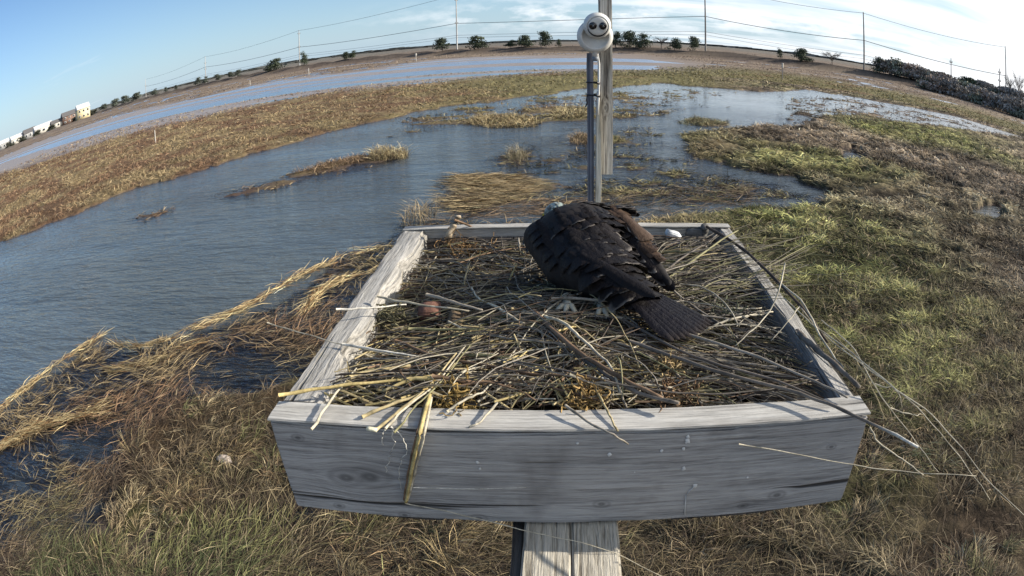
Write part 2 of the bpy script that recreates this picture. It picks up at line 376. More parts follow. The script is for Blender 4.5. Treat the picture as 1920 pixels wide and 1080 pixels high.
def zone(x, y):
    """plant colour of the ground cover (albedo) at a place"""
    x = np.asarray(x, float); y = np.asarray(y, float); n = x.shape[0]; rr = np.hypot(x, y)
    az = np.degrees(np.arctan2(x, y))
    a = fbm(x*.16, y*.16, 61)[:, None]; b = fbm(x*.6, y*.6, 63)[:, None]; c2 = fbm(x*.05, y*.09, 65)[:, None]; dd = fbm(x*.45, y*1.6, 67)[:, None]
    straw, rust, olive, green, dark, grey = C(.29, .22, .12), C(.20, .125, .075), C(.17, .15, .07), C(.135, .15, .045), C(.05, .038, .026), C(.15, .125, .10)
    # left strip between bay and pond: rust with straw margins, olive towards the middle
    col = rust*(1-sstep(.4, .62, b))+straw*sstep(.4, .62, b)
    k = sstep(-28, 2, az)[:, None]*sstep(.3, .6, a+.12); col = col*(1-k)+olive*1.25*k
    # right hand meadow
    k = sstep(12, 20, az)[:, None]*(rr < 75)[:, None]
    br = C(.13, .09, .06)*(1-dd)+C(.38, .31, .22)*dd
    gr = green*(1-b)+olive*1.3*b
    gr = gr*1.7; br = br*(.72+.95*sstep(.35, .6, fbm(x*.35, y*.8, 68)))[:, None]
    near = np.exp(-((x-4.0)**2/14+(y-9.5)**2/38))[:, None]; mid_ = np.exp(-((x-8.5)**2/22+(y-20.5)**2/10))[:, None]; far_ = np.exp(-((x-24)**2/90+(y-34)**2/60))[:, None]
    gk = np.clip(near*1.9+mid_*1.3+far_*1.1+(a-.5)*2.2-.1, 0, 1)
    col = col*(1-k)+(br*(1-gk)+gr*gk)*k
    hm = np.clip((fbm(x*1.5, y*2.4, 29)-.5)*3.4+.55, .25, 1.5)[:, None]; col = col*(1-k)+col*hm*k
    # close under the platform: straw and olive tussocks over dark mud
    k = (1-sstep(6.0, 9.0, rr+np.abs(x)*.15))[:, None]*(1-sstep(25, 50, az))[:, None]
    patch = sstep(.40, .60, fbm(x*.5, y*.5, 69))[:, None]; col = col*(1-k)+(C(.135, .108, .062)*patch+C(.062, .050, .040)*(1-patch)+C(.015, .04, 0)*sstep(.5, .62, b))*k
    k = sstep(30, 55, az)[:, None]*(1-sstep(9, 30, rr))[:, None]*.7; col = col*(1-k)+C(.135, .09, .062)*k
    # far bank: pinkish tan reeds, darker berm
    st_ = fbm(x*.012, y*.16, 79)[:, None]; st2 = fbm(x*.05, y*.5, 80)[:, None]; c2 = np.clip((st_-.5)*3+.5, 0, 1)*.7+.3*np.clip((st2-.5)*3+.5, 0, 1)
    k = sstep(90, 130, rr)[:, None]; col = col*(1-k)+(C(.34, .27, .20)*c2+C(.17, .125, .10)*(1-c2))*k
    d = line_dist(x, y, BL)[:, None]; k = np.exp(-(d/9.0)**2)*(rr > 60)[:, None]; col = col*(1-k)+C(.085, .068, .055)*k
    k = sstep(300, 900, rr)[:, None]; col = col*(1-k)+C(.22, .20, .17)*k
    return col

# ground sheet: rings round the platform, fine where the ground can be seen closely
def sheet():
    az = np.concatenate([np.arange(-180, -78, 3.0), np.arange(-78, 62, .16), np.arange(62, 180, 3.0)])
    el = np.concatenate([np.linspace(89, 50, 14), np.linspace(49.6, 12, 330), np.linspace(11.93, 1.2, 260), np.geomspace(1.18, .045, 90)])
    r_ = CZ/np.tan(np.radians(el)); r_[-1] = 12000
    A, Rr = np.meshgrid(np.radians(az), r_)
    X = np.sin(A)*Rr; Y = np.cos(A)*Rr; sh = X.shape; x = X.ravel(); y = Y.ravel()
    z = ground(x, y); col = zone(x, y)
    wet = sstep(.06, -.03, z)[:, None] if False else (1-sstep(-.03, .055, z))[:, None]
    rr = np.hypot(x, y)
    mudc = C(.115, .088, .082)
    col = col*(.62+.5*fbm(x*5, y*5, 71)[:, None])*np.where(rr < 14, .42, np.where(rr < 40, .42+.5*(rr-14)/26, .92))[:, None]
    col = col*(1-wet)+mudc*wet
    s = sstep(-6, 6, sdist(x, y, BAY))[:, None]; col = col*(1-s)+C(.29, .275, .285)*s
    s = sstep(-3, 3, sdist(x, y, MUD)/4)[:, None]; col = col*(1-s)+C(.27, .23, .205)*(.8+.4*fbm(x*.1, y*.5, 77)[:, None])*s
    V = np.stack([x, y, z], 1); n, m = sh
    i = (np.arange(n-1)[:, None]*m+np.arange(m)[None]).ravel(); j = (np.arange(n-1)[:, None]*m+(np.arange(m)+1) % m).ravel()
    F = np.stack([i, j, j+m, i+m], 1)
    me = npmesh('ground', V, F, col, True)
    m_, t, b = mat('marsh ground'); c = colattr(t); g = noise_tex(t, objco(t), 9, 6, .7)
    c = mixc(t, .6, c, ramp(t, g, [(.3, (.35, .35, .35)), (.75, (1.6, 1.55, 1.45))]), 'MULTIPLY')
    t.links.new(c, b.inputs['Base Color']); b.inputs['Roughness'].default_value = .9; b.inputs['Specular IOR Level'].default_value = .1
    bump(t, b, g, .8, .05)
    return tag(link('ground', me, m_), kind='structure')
sheet()

# water: one sheet at height 0
def water():
    m, t, b = mat('marsh water'); co = objco(t)
    b.inputs['Base Color'].default_value = (.03, .04, .045, 1); b.inputs['Roughness'].default_value = .10; b.inputs['Specular IOR Level'].default_value = .5; b.inputs['IOR'].default_value = 1.33
    murk = noise_tex(t, co, .25, 3)
    t.links.new(ramp(t, murk, [(.3, (.056, .070, .078)), (.7, (.082, .097, .103))]), b.inputs['Base Color'])
    a = noise_tex(t, mapping(t, co, (.9, 3.4, 1), (0, 0, R(-22))), 1.0, 3, .55, .25)
    a2 = noise_tex(t, mapping(t, co, (2.6, 10, 1), (0, 0, R(-12))), 1.0, 3, .6, .35)
    lg = noise_tex(t, mapping(t, co, (.12, .5, 1), (0, 0, R(-8))), 1.0, 3, .5, .3)
    calm = ramp(t, noise_tex(t, mapping(t, co, (.06, .16, 1), (0, 0, R(-20))), 1.0, 4), [(.35, (.35, .35, .35)), (.62, (1, 1, 1))])
    h = tmath(t, 'ADD', tmath(t, 'MULTIPLY', a, 1.15), tmath(t, 'MULTIPLY', a2, .5))
    h = tmath(t, 'ADD', tmath(t, 'MULTIPLY', h, calm), tmath(t, 'MULTIPLY', lg, 1.5))
    fl_ = t.nodes.new('ShaderNodeVectorMath'); fl_.operation = 'LENGTH'; t.links.new(co, fl_.inputs[0])
    h = tmath(t, 'MULTIPLY', h, tmath(t, 'MAXIMUM', tmath(t, 'SUBTRACT', 1.15, tmath(t, 'MULTIPLY', fl_.outputs['Value'], .024)), .10))
    bump(t, b, h, 1.0, .13)
    # the water is cloudy but thin: where it is shallow the mud shows through
    gm = t.nodes.new('ShaderNodeNewGeometry'); fr = t.nodes.new('ShaderNodeFresnel'); fr.inputs['IOR'].default_value = 1.33; tr = t.nodes.new('ShaderNodeBsdfTransparent'); tr.inputs[0].default_value = (.80, .82, .82, 1)
    va = t.nodes.new('ShaderNodeVertexColor'); va.layer_name = 'depth'; sx = t.nodes.new('ShaderNodeSeparateColor'); t.links.new(va.outputs[0], sx.inputs[0])
    gl = t.nodes.new('ShaderNodeBsdfGlossy'); far_ = t.nodes.new('ShaderNodeVectorMath'); far_.operation = 'LENGTH'; t.links.new(co, far_.inputs[0]); rg = tmath(t, 'MULTIPLY', tmath(t, 'SUBTRACT', far_.outputs['Value'], 45), .004, clamp=True); rg = tmath(t, 'ADD', tmath(t, 'MINIMUM', rg, .22), .09); t.links.new(rg, gl.inputs['Roughness']); t.links.new(rg, b.inputs['Roughness']); gl.inputs['Color'].default_value = (1, 1, 1, 1)
    nb = [l.from_node for l in t.links if l.to_socket == b.inputs['Normal']][0]; t.links.new(nb.outputs[0], gl.inputs['Normal']); t.links.new(nb.outputs[0], fr.inputs['Normal'])
    thin = t.nodes.new('ShaderNodeMixShader'); t.links.new(fr.outputs[0], thin.inputs[0]); t.links.new(tr.outputs[0], thin.inputs[1]); t.links.new(gl.outputs[0], thin.inputs[2])
    mx = t.nodes.new('ShaderNodeMixShader'); t.links.new(sx.outputs[0], mx.inputs[0]); t.links.new(thin.outputs[0], mx.inputs[1]); t.links.new(b.outputs[0], mx.inputs[2])
    t.links.new(mx.outputs[0], t.nodes['Material Output'].inputs[0])
    az = np.concatenate([np.arange(-180, -78, 3.0), np.arange(-78, 62, .6), np.arange(62, 180, 3.0)]); r_ = np.concatenate([[.3], np.geomspace(1.5, 400, 210), [1500, 9000]])
    A, Rr = np.meshgrid(np.radians(az), r_); X = (np.sin(A)*Rr); Y = (np.cos(A)*Rr); n, m_n = X.shape; x = X.ravel(); y = Y.ravel()
    dep = 1-sstep(-.12, -.02, ground(x, y)); i = (np.arange(n-1)[:, None]*m_n+np.arange(m_n)[None]).ravel(); j = (np.arange(n-1)[:, None]*m_n+(np.arange(m_n)+1) % m_n).ravel()
    me = npmesh('water', np.stack([x, y, x*0], 1), np.stack([i, j, j+m_n, i+m_n], 1), None, True)
    a_ = me.color_attributes.new('depth', 'FLOAT_COLOR', 'POINT'); c4 = np.ones((len(x), 4), np.float32); c4[:, :3] = dep[:, None]; a_.data.foreach_set('color', c4.ravel())
    return tag(link('water', me, m), kind='structure')
water()
# ------------------------------------------------------------------ reeds and grass: too many to count, a few masses of real blades
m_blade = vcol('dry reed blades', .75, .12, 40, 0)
def blades(name, x, y, z, phi, ln, wd, e0, e1, col, tipc=1.15):
    n = len(x); dx, dy = np.cos(phi), np.sin(phi)
    P0 = np.stack([x, y, z], 1); l1 = ln*.55; l2 = ln*.45
    P1 = P0+np.stack([dx*np.cos(e0)*l1, dy*np.cos(e0)*l1, np.sin(e0)*l1], 1)
    ph2 = phi+rng.normal(0, .13, n); P2 = P1+np.stack([np.cos(ph2)*np.cos(e1)*l2, np.sin(ph2)*np.cos(e1)*l2, np.sin(e1)*l2], 1)
    roll = rng.uniform(-.9, .9, n); wv = np.stack([-dy*np.cos(roll), dx*np.cos(roll), np.sin(roll)], 1)*(wd*.5)[:, None]
    V = np.empty((n, 6, 3), np.float32); V[:, 0] = P0-wv; V[:, 1] = P0+wv; V[:, 2] = P1-wv*.85; V[:, 3] = P1+wv*.85; V[:, 4] = P2-wv*.15; V[:, 5] = P2+wv*.15
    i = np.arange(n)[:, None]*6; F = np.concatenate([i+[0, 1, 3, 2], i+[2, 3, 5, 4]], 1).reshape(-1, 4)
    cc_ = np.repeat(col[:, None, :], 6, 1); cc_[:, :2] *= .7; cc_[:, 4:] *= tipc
    return npmesh(name, V.reshape(-1, 3), F, np.clip(cc_.reshape(-1, 3), 0, .9))
def tint(col, n, amt=.28, straw=.25, darkp=.2):
    f = np.exp(rng.normal(0, amt, n))[:, None]; c = col*f
    s = (rng.random(n) < straw)[:, None]; c = np.where(s, C(.36, .29, .18)*np.exp(rng.normal(0, .25, n))[:, None], c)
    d = (rng.random(n) < darkp)[:, None]; return np.where(d, C(.075, .055, .038)*np.exp(rng.normal(0, .3, n))[:, None], c)
def field(n, e_lo, e_hi, a_lo=-78, a_hi=62):
    el = np.radians(rng.uniform(e_lo, e_hi, n)); az = np.radians(rng.uniform(a_lo, a_hi, n)); r = CZ/np.tan(el)
    return np.sin(az)*r, np.cos(az)*r, r, np.degrees(az)
def flow(x, y):                                          # which way the stalks were pushed over
    return 2.6*(fbm(x*.22, y*.22, 81)-.5)*2+3.4*(fbm(x*.8, y*.8, 83)-.5)
GRASS = []
def grass(name, label, n, e_lo, e_hi, flat, hl, wk, a_lo=-78, a_hi=62, straw=.22, dark=.2, sel=None, amp=1.0, tuft=0, hmin=-.045, grp=None):
    x, y, r, az = field(n, e_lo, e_hi, a_lo, a_hi)
    if tuft:                                             # gather the blades in tufts
        k = max(1, n//tuft); tx, ty, tr, ta = field(k, e_lo, e_hi, a_lo, a_hi); idx = rng.integers(0, k, n); s = .018*tr[idx]+.02
        x = tx[idx]+rng.normal(0, 1, n)*s; y = ty[idx]+rng.normal(0, 1, n)*s; r = np.hypot(x, y); az = np.degrees(np.arctan2(x, y)); tp = rng.uniform(0, 6.28, k)[idx]
    h = ground(x, y); keep = h > hmin
    if sel is not None: keep &= sel(x, y, r, az, h)
    dn = fbm(x*.9, y*.9, 91); keep &= (rng.random(len(x)) < np.where((r < 12) & (az < 15), np.clip((dn-.36)*5.0, .06, 1), np.clip((dn-.25)*3.2, .12, 1)))
    x, y, r, az, h = x[keep], y[keep], r[keep], az[keep], h[keep]; m = len(x)
    phi = flow(x, y)+rng.normal(0, .55, m)+np.where(rng.random(m) < .3, math.pi, 0)
    if tuft: phi = phi*.5+tp[keep]*.5+rng.normal(0, .6, m)
    sf = np.clip((r-9)/40, 0, 1)
    e0 = np.abs(rng.normal(flat, .28, m)); e1 = e0*rng.uniform(.0, .7, m)
    ln = hl*rng.uniform(.55, 1.35, m)*(1+.8*sf); wd = np.maximum(.0045, r*wk)*rng.uniform(.6, 1.4, m)
    col = tint(zone(x, y)*amp, m, .3, straw, dark)
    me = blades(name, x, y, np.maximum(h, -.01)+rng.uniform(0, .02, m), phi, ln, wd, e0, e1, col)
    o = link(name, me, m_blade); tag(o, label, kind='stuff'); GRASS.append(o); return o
grass('matted_grass', 'matted brown and olive marsh grass round the platform', 110000, 17, 58, .16, .24, .0008, tuft=22, sel=lambda x, y, r, az, h: (h > .02), straw=.14, dark=.40)
grass('tall_grass', 'longer straw coloured grass standing in tufts near the platform', 16000, 18, 58, .45, .30, .0009, tuft=60, a_hi=50, sel=lambda x, y, r, az, h: (h > .05) & (fbm(x*.8, y*.8, 99) > .53), straw=.35, dark=.15, amp=1.5)
grass('drowned_reeds', 'flattened reed stalks lying in the shallow water', 140000, 14, 52, .04, .30, .0008, a_lo=-78, a_hi=25, hmin=-.075, sel=lambda x, y, r, az, h: (h < .035) & (fbm(x*1.3, y*1.3, 97) > .34), straw=.13, dark=.42, amp=1.35)
grass('meadow_grass', 'short combed brown and green grass of the right hand meadow', 230000, 5.0, 30, .16, .20, .0009, a_lo=6, sel=lambda x, y, r, az, h: h > .0, straw=.09, dark=.16, amp=1.25, tuft=14)
grass('shore_grass', 'rust brown marsh grass on the strip between bay and pond', 170000, 2.3, 9.5, .38, .20, .0008, a_hi=62, sel=lambda x, y, r, az, h: h > .012, straw=.08, dark=.12, tuft=8, amp=1.1)
grass('flood_grass', 'weed and thin grass breaking the surface of the flooded flats', 70000, 3.2, 17, .22, .20, .0009, a_lo=-40, a_hi=55, sel=lambda x, y, r, az, h: (h > -.04) & (h < .02) & (fbm(x*.5, y*.9, 95) > .43), straw=.12, dark=.3, amp=.9)
grass('far_grass', 'low far reeds towards the bank', 60000, .95, 3.4, .40, .24, .0008, sel=lambda x, y, r, az, h: (h > .02) & (sdist(x, y, BAY) < -1) & (sdist(x, y, MUD) < 0), straw=.08, dark=.1, amp=1.0)

# tussocks close to the platform: each a spray of stalks pushed one way
def tufts(name, label, nt, per, e_lo, e_hi, a_lo, a_hi, sel, pal_, rad, hl, dens=1.0):
    tx, ty, tr, ta = field(nt, e_lo, e_hi, a_lo, a_hi); k = sel(tx, ty, tr, ta, ground(tx, ty)); tx, ty, tr = tx[k], ty[k], tr[k]; nt = len(tx)
    idx = np.repeat(np.arange(nt), per); n = len(idx); size = rng.uniform(.6, 1.4, nt)[idx]; a = rng.uniform(0, 6.28, n); q = np.sqrt(rng.random(n))*rad*size
    x = tx[idx]+np.cos(a)*q; y = ty[idx]+np.sin(a)*q; lay = flow(tx, ty)[idx]+rng.normal(0, .7, nt)[idx]; lean = rng.uniform(.1, .9, nt)[idx]
    vx = np.cos(a)*(1-lean)+np.cos(lay)*lean*1.4+rng.normal(0, .25, n); vy = np.sin(a)*(1-lean)+np.sin(lay)*lean*1.4+rng.normal(0, .25, n); phi = np.arctan2(vy, vx)
    up = rng.uniform(.05, .75, nt)[idx]; e0 = np.clip(rng.normal(up, .25, n), .02, 1.4); e1 = e0*.3-rng.uniform(0, .5, n)
    pc = np.array(pal_)[rng.integers(0, len(pal_), nt)][idx]*np.exp(rng.normal(0, .22, nt))[idx][:, None]; col = pc*np.exp(rng.normal(0, .38, n))[:, None]; d = rng.random(n) < .25; col[d] = C(.07, .05, .035)
    me = blades(name, x, y, np.maximum(ground(x, y), -.02), phi, hl*rng.uniform(.4, 1.25, n)*size, rng.uniform(.0030, .0070, n), e0, e1, col, 1.3)
    return tag(link(name, me, m_blade), label, kind='stuff')
PAL_L = [(.30, .23, .12), (.24, .19, .10), (.15, .15, .065), (.20, .14, .08), (.27, .21, .12), (.12, .09, .06), (.36, .29, .17), (.20, .15, .09), (.17, .14, .08)]
tufts('tufted_grass', 'sunlit sprays of olive and straw grass left of and under the platform', 1150, 85, 24, 60, -78, 4, lambda x, y, r, az, h: (h > .02) & (fbm(x*.8, y*.8, 111) > .47), PAL_L, .12, .22)
tufts('dry_tufted_grass', 'pale combed grass sprays under the right end of the platform', 1300, 80, 20, 60, 0, 62, lambda x, y, r, az, h: (fbm(x*.55, y*.55, 111) > .36), [(.33, .25, .15), (.25, .19, .12), (.20, .19, .09), (.38, .30, .18), (.16, .12, .08)], .12, .22)

# golden windrows of broken reed along the edge of the pond, each a heap of its own
def windrow(name, label, px, n, spread, lift=.05, ln=.42, amp=1.0, grp='windrows of golden reed along the water edge'):
    P = [atz(a, b, 0) for a, b in px]; P = np.array([(p.x, p.y) for p in P]); seg = np.hypot(*np.diff(P, axis=0).T); cum_ = np.concatenate([[0], np.cumsum(seg)])
    t = rng.uniform(0, cum_[-1], n); k = np.clip(np.searchsorted(cum_, t)-1, 0, len(seg)-1); f = (t-cum_[k])/seg[k]
    dirs = np.arctan2(P[k+1][:, 1]-P[k][:, 1], P[k+1][:, 0]-P[k][:, 0])
    off = rng.normal(0, spread*1.35, n)*(.25+1.1*fbm(t*1.6, t*0, 5)); x = P[k][:, 0]+(P[k+1]-P[k])[:, 0]*f-np.sin(dirs)*off; y = P[k][:, 1]+(P[k+1]-P[k])[:, 1]*f+np.cos(dirs)*off
    gate = fbm(t*1.1+7, t*0+3, 19); off = off+(fbm(t*.9, t*0+9, 23)-.5)*.30; x = x-np.sin(dirs)*(fbm(t*.9, t*0+9, 23)-.5)*.30; y = y+np.cos(dirs)*(fbm(t*.9, t*0+9, 23)-.5)*.30
    z = .01+lift*np.exp(-(off/spread)**2)*rng.random(n); z = np.where(rng.random(n) < np.clip((gate-.30)*5, .12, 1), z, -.3)
    col = C(.55, .43, .23)*amp*np.exp(rng.normal(0, .4, n))[:, None]; d = rng.random(n) < .35; col[d] = C(.22, .13, .06)*np.exp(rng.normal(0, .3, d.sum()))[:, None]
    me = blades(name, x, y, z, dirs+rng.normal(0, .28, n)+np.where(rng.random(n) < .5, math.pi, 0), ln*rng.uniform(.4, 1.2, n), rng.uniform(.006, .013, n), rng.normal(.06, .12, n), rng.normal(-.02, .15, n), col)
    return tag(link(name, me, m_blade), label, 'reed heap', grp)
windrow('reed_heap', 'golden ridge of fallen reeds from the pond edge down to the left frame', [(0, 765), (60, 722), (130, 672), (190, 634)], 480, .06)
windrow('reed_heap', 'long bright golden ridge of reeds pointing at the nest box back left corner', [(372, 612), (470, 575), (560, 522), (640, 482), (705, 462)], 850, .06)
windrow('reed_heap', 'short golden wisp of reeds close beside the left rail of the box', [(566, 585), (600, 548), (640, 526), (690, 514)], 420, .06)
windrow('reed_heap', 'lower golden brown ridge of reeds behind a dark pool at far left', [(0, 835), (70, 805), (130, 790), (200, 772)], 800, .08, amp=.8)
windrow('reed_heap', 'rusty wisp of reeds in dark shallows midway left of the box', [(200, 690), (290, 680), (350, 650), (400, 640)], 350, .09, amp=.55)
windrow('reed_heap', 'thin reed wisp between the two golden ridges', [(215, 640), (260, 655), (320, 640), (370, 615)], 260, .06, amp=.7)

# drowned tussocks out in the pond
def tussock(name, label, px, n, hgt, wid, up, base, grp, az_dir=None):
    pl = poly(px); xs, ys = zip(*pl); X = []; 
    x = rng.uniform(min(xs), max(xs), n*6); y = rng.uniform(min(ys), max(ys), n*6); k = pip(x, y, pl)
    x, y = x[k][:n], y[k][:n]; m = len(x); h = ground(x, y)
    phi = (rng.uniform(0, 6.28, m) if az_dir is None else rng.normal(az_dir, .35, m)+np.where(rng.random(m) < .4, math.pi, 0))
    e0 = np.clip(rng.normal(up, .3 if up > .2 else .10, m), 0, 1.5); col = np.array(base)[None]*np.exp(rng.normal(0, .38, m))[:, None]; d = rng.random(m) < .22; col[d] = C(.09, .06, .04)
    me = blades(name, x, y, np.maximum(h, -.02), phi, hgt*rng.uniform(.5, 1.3, m), wid*rng.uniform(.6, 1.4, m), e0, e0*.4, col)
    return tag(link(name, me, m_blade), label, 'grass tussock', grp)
G_ = 'half drowned tussocks out in the pond'
tussock('grass_tussock', 'long pale island of grass in the middle of the pond left of the post', [(872, 232), (900, 219), (960, 217), (1018, 228), (1000, 239), (930, 241)], 2600, .42, .018, .55, (.42, .33, .18), G_)
tussock('grass_tussock', 'pale grass island touching the post at left', [(1034, 214), (1060, 203), (1105, 205), (1112, 221), (1060, 225), (1034, 224)], 1500, .45, .02, .55, (.44, .36, .20), G_)
tussock('grass_tussock', 'small brown tuft just left of the post below the pale islands', [(1065, 264), (1080, 254), (1110, 254), (1112, 270), (1085, 273)], 500, .34, .014, .7, (.30, .22, .13), G_)
tussock('grass_tussock', 'thin see-through tuft alone in open water', [(947, 298), (960, 290), (988, 292), (990, 302), (960, 305)], 260, .5, .009, 1.15, (.30, .26, .17), G_)
tussock('grass_tussock', 'low slender row of grass trailing left across the pond', [(548, 328), (600, 312), (660, 299), (690, 296), (690, 304), (640, 312), (590, 325)], 1000, .30, .012, .55, (.30, .21, .13), G_)
tussock('grass_tussock', 'upright straw tuft at the right end of the slender row', [(690, 296), (710, 288), (765, 287), (766, 297), (700, 304)], 900, .48, .012, .95, (.42, .34, .19), G_)
tussock('reed_mat', 'big golden mat of flattened reeds behind the back left corner', [(828, 342), (860, 330), (960, 328), (1005, 340), (1000, 360), (950, 378), (900, 396), (840, 400), (828, 380)], 3000, .55, .012, .04, (.44, .33, .18), 'mats of flattened reed behind the box', az_dir=-.15)
tussock('reed_mat', 'thin brown mat of reeds running from the golden mat to the post', [(900, 396), (950, 378), (1100, 370), (1100, 405), (850, 412), (790, 418)], 1100, .6, .011, .08, (.26, .18, .11), 'mats of flattened reed behind the box', az_dir=-.02)
tussock('reed_mat', 'dull brown mat of reeds right of the post and behind the box', [(1140, 372), (1240, 350), (1400, 352), (1420, 400), (1380, 412), (1150, 412)], 1000, .55, .011, .16, (.21, .155, .10), 'mats of flattened reed behind the box', az_dir=.1)
tussock('grass_tussock', 'green tinged low island right of the post', [(1268, 229), (1300, 223), (1368, 228), (1362, 235), (1290, 236)], 900, .32, .018, .5, (.24, .22, .12), G_)
tussock('grass_tussock', 'thin upright reeds in the water left of the golden mat', [(750, 425), (775, 395), (800, 392), (830, 402), (800, 420)], 240, .5, .008, 1.0, (.34, .26, .15), G_)
# ------------------------------------------------------------------ far bank: cedars, scrub, poles, wires, houses
m_leaf = vcol('cedar foliage', .8, .1, 3, .2); m_twig = vcol('bare twigs', .85, .1, 3, .2)
m_bark = plain('grey bark', (.10, .085, .07), .9, .2, 3)
def ground_at(x, y): return float(ground(np.array([x]), np.array([y]))[0])
def on_berm(px, dist=None, d_off=0.0):
    """where the sight line of a photo column meets the berm"""
    d = ray(*px); d = Vector((d.x, d.y)).normalized(); best = None
    for (x1, y1), (x2, y2) in zip(BL[:-1], BL[1:]):
        e = Vector((x2-x1, y2-y1)); den = d.x*e.y-d.y*e.x
        if abs(den) < 1e-9: continue
        t = (x1*e.y-y1*e.x)/den; u = (x1*d.y-y1*d.x)/den
        if t > 0 and 0 <= u <= 1 and (best is None or t < best): best = t
    t = dist if dist else (best or 300)
    return Vector((d.x*(t+d_off), d.y*(t+d_off), 0))
def crown_mesh(name, h, w, seed, base, kind='cedar', dens=1.0):
    r = random.Random(seed); g = np.random.default_rng(seed); V, F, Cc = [], [], []
    lobes = []
    nl = {'cedar': 24, 'shrub': 20}[kind]
    for i in range(nl):
        t = r.random(); zc = h*(.07+.85*t) if kind == 'cedar' else h*(.10+.68*t); wr = w*.5*((1-t)**.75*1.0+.16) if kind == 'cedar' else w*.5*(1-.4*t)
        a = r.uniform(0, 6.28); q = wr*r.uniform(.2, .85); lobes.append((q*math.cos(a)+.20*w*t*t, q*math.sin(a), zc, w*r.uniform(.13, .24), h*r.uniform(.06, .12)))
    per = int(70*dens)
    for (lx, ly, lz, lr, lh) in lobes:
        sh = r.uniform(.55, 1.35)
        for j in range(per):
            d = g.normal(0, 1, 3); d /= np.linalg.norm(d)+1e-9; rr_ = g.random()**.5*1.75
            c = np.array([lx, ly, lz])+d*rr_*np.array([lr, lr, lh]); s = w*.035*r.uniform(.6, 1.7)
            a1 = g.normal(0, 1, 3); a1 /= np.linalg.norm(a1); a2 = np.cross(a1, d+.01); a2 /= np.linalg.norm(a2)+1e-9
            b = len(V); V += [c-a1*s, c+a2*s*.6, c+a1*s, c-a2*s*.6]; F.append((b, b+1, b+2, b+3)); k = sh*r.uniform(.7, 1.35); Cc += [np.array(base)*k]*4
    return npmesh(name, V, F, np.clip(np.array(Cc), 0, 1))
def limbs(name, h, w, seed, kind='cedar'):
    r = random.Random(seed+5); V, F = [], []
    tube(V, F, [(0, 0, -.4), (.03*w, 0, h*.3), (.06*w, 0, h*.62), (.1*w, 0, h*.88)], [h*.035, h*.028, h*.017, h*.006], 6)
    for i in range(9):
        z = h*r.uniform(.15, .8); a = r.uniform(0, 6.28); l = w*.42*r.uniform(.6, 1)*(1-.5*z/h); tube(V, F, [(.05*w, 0, z), (l*.5*math.cos(a), l*.5*math.sin(a), z+.06*h), (l*math.cos(a), l*math.sin(a), z+.10*h)], [h*.012, h*.008, h*.003], 4)
    me = bpy.data.meshes.new(name); me.from_pydata([tuple(v) for v in V], [], [tuple(dict.fromkeys(f)) for f in F]); return me
SEED = [100]
def cedar(px, h, w, label, d_off=-1.0, base=(.075, .092, .060), dist=None, name='cedar_tree', cat='tree', kind='cedar', group='dark cedars along the far bank', zoff=0):
    SEED[0] += 1; s = SEED[0]; p = on_berm(px, dist, d_off); z = ground_at(p.x, p.y)+zoff
    h, w = (h*.86, w*.9) if name == 'cedar_tree' else (h, w); e = empty(name, (p.x, p.y, z), (s*1.7) % 6.28); tag(e, label, cat, group)
    link('crown', crown_mesh('crown', h, w, s, base, kind), m_leaf, e); link('trunk', limbs('trunk', h*.8, w*.8, s, kind), m_bark, e); return e
cedar((516, 130), 7.0, 10.0, 'wide ragged cedar left of the second tall pole from the left of the bank')
cedar((571, 122), 7.5, 5.0, 'single upright cedar just right of the pole with the wide cedar')
cedar((648, 110), 3.8, 4.0, 'left one of two small round cedars side by side on the bank')
cedar((660, 108), 4.0, 4.5, 'right one of two small round cedars side by side on the bank')
cedar((830, 98), 5.5, 7.0, 'low sprawling cedar just left of the tallest left hand pole')
cedar((896, 94), 6.0, 7.5, 'dense dome shaped cedar just right of the tallest left hand pole')
cedar((957, 88), 2.8, 4.0, 'low scrubby cedar below the cumulus cloud')
cedar((983, 84), 5.0, 6.5, 'flat topped cedar, first of the pair left of the dome camera')
cedar((1024, 82), 6.2, 6.0, 'taller cedar, second of the pair left of the dome camera')
cedar((1047, 84), 3.0, 2.3, 'tiny pointed cedar nearest the dome camera on its left')
cedar((1154, 88), 6.0, 5.0, 'cedar half hidden right behind the plank')
cedar((1181, 92), 6.8, 7.0, 'tall left half of the big double cedar right of the post')
cedar((1210, 92), 5.8, 6.0, 'lower right half of the big double cedar right of the post')
cedar((1265, 90), 4.6, 4.8, 'squat cedar midway between the double cedar and the next pole')
cedar((1299, 92), 5.6, 5.0, 'leaning ragged cedar close to the pole right of the post')
cedar((1463, 106), 3.4, 2.6, 'small pointed cedar in the gap between two poles')
cedar((1504, 110), 4.4, 6.0, 'low wide windswept cedar in the gap between two poles')
cedar((1645, 132), 5.6, 5.2, 'ragged windswept cedar just right of the last big pole')
cedar((1770, 158), 4.4, 8.0, 'broad dark cedar crown on the right hand hedge')
cedar((1822, 168), 5.2, 9.0, 'rounded dark evergreen rising from the right hand hedge')
cedar((1800, 166), 4.6, 6.0, 'dark evergreen between the two rounded crowns of the hedge')
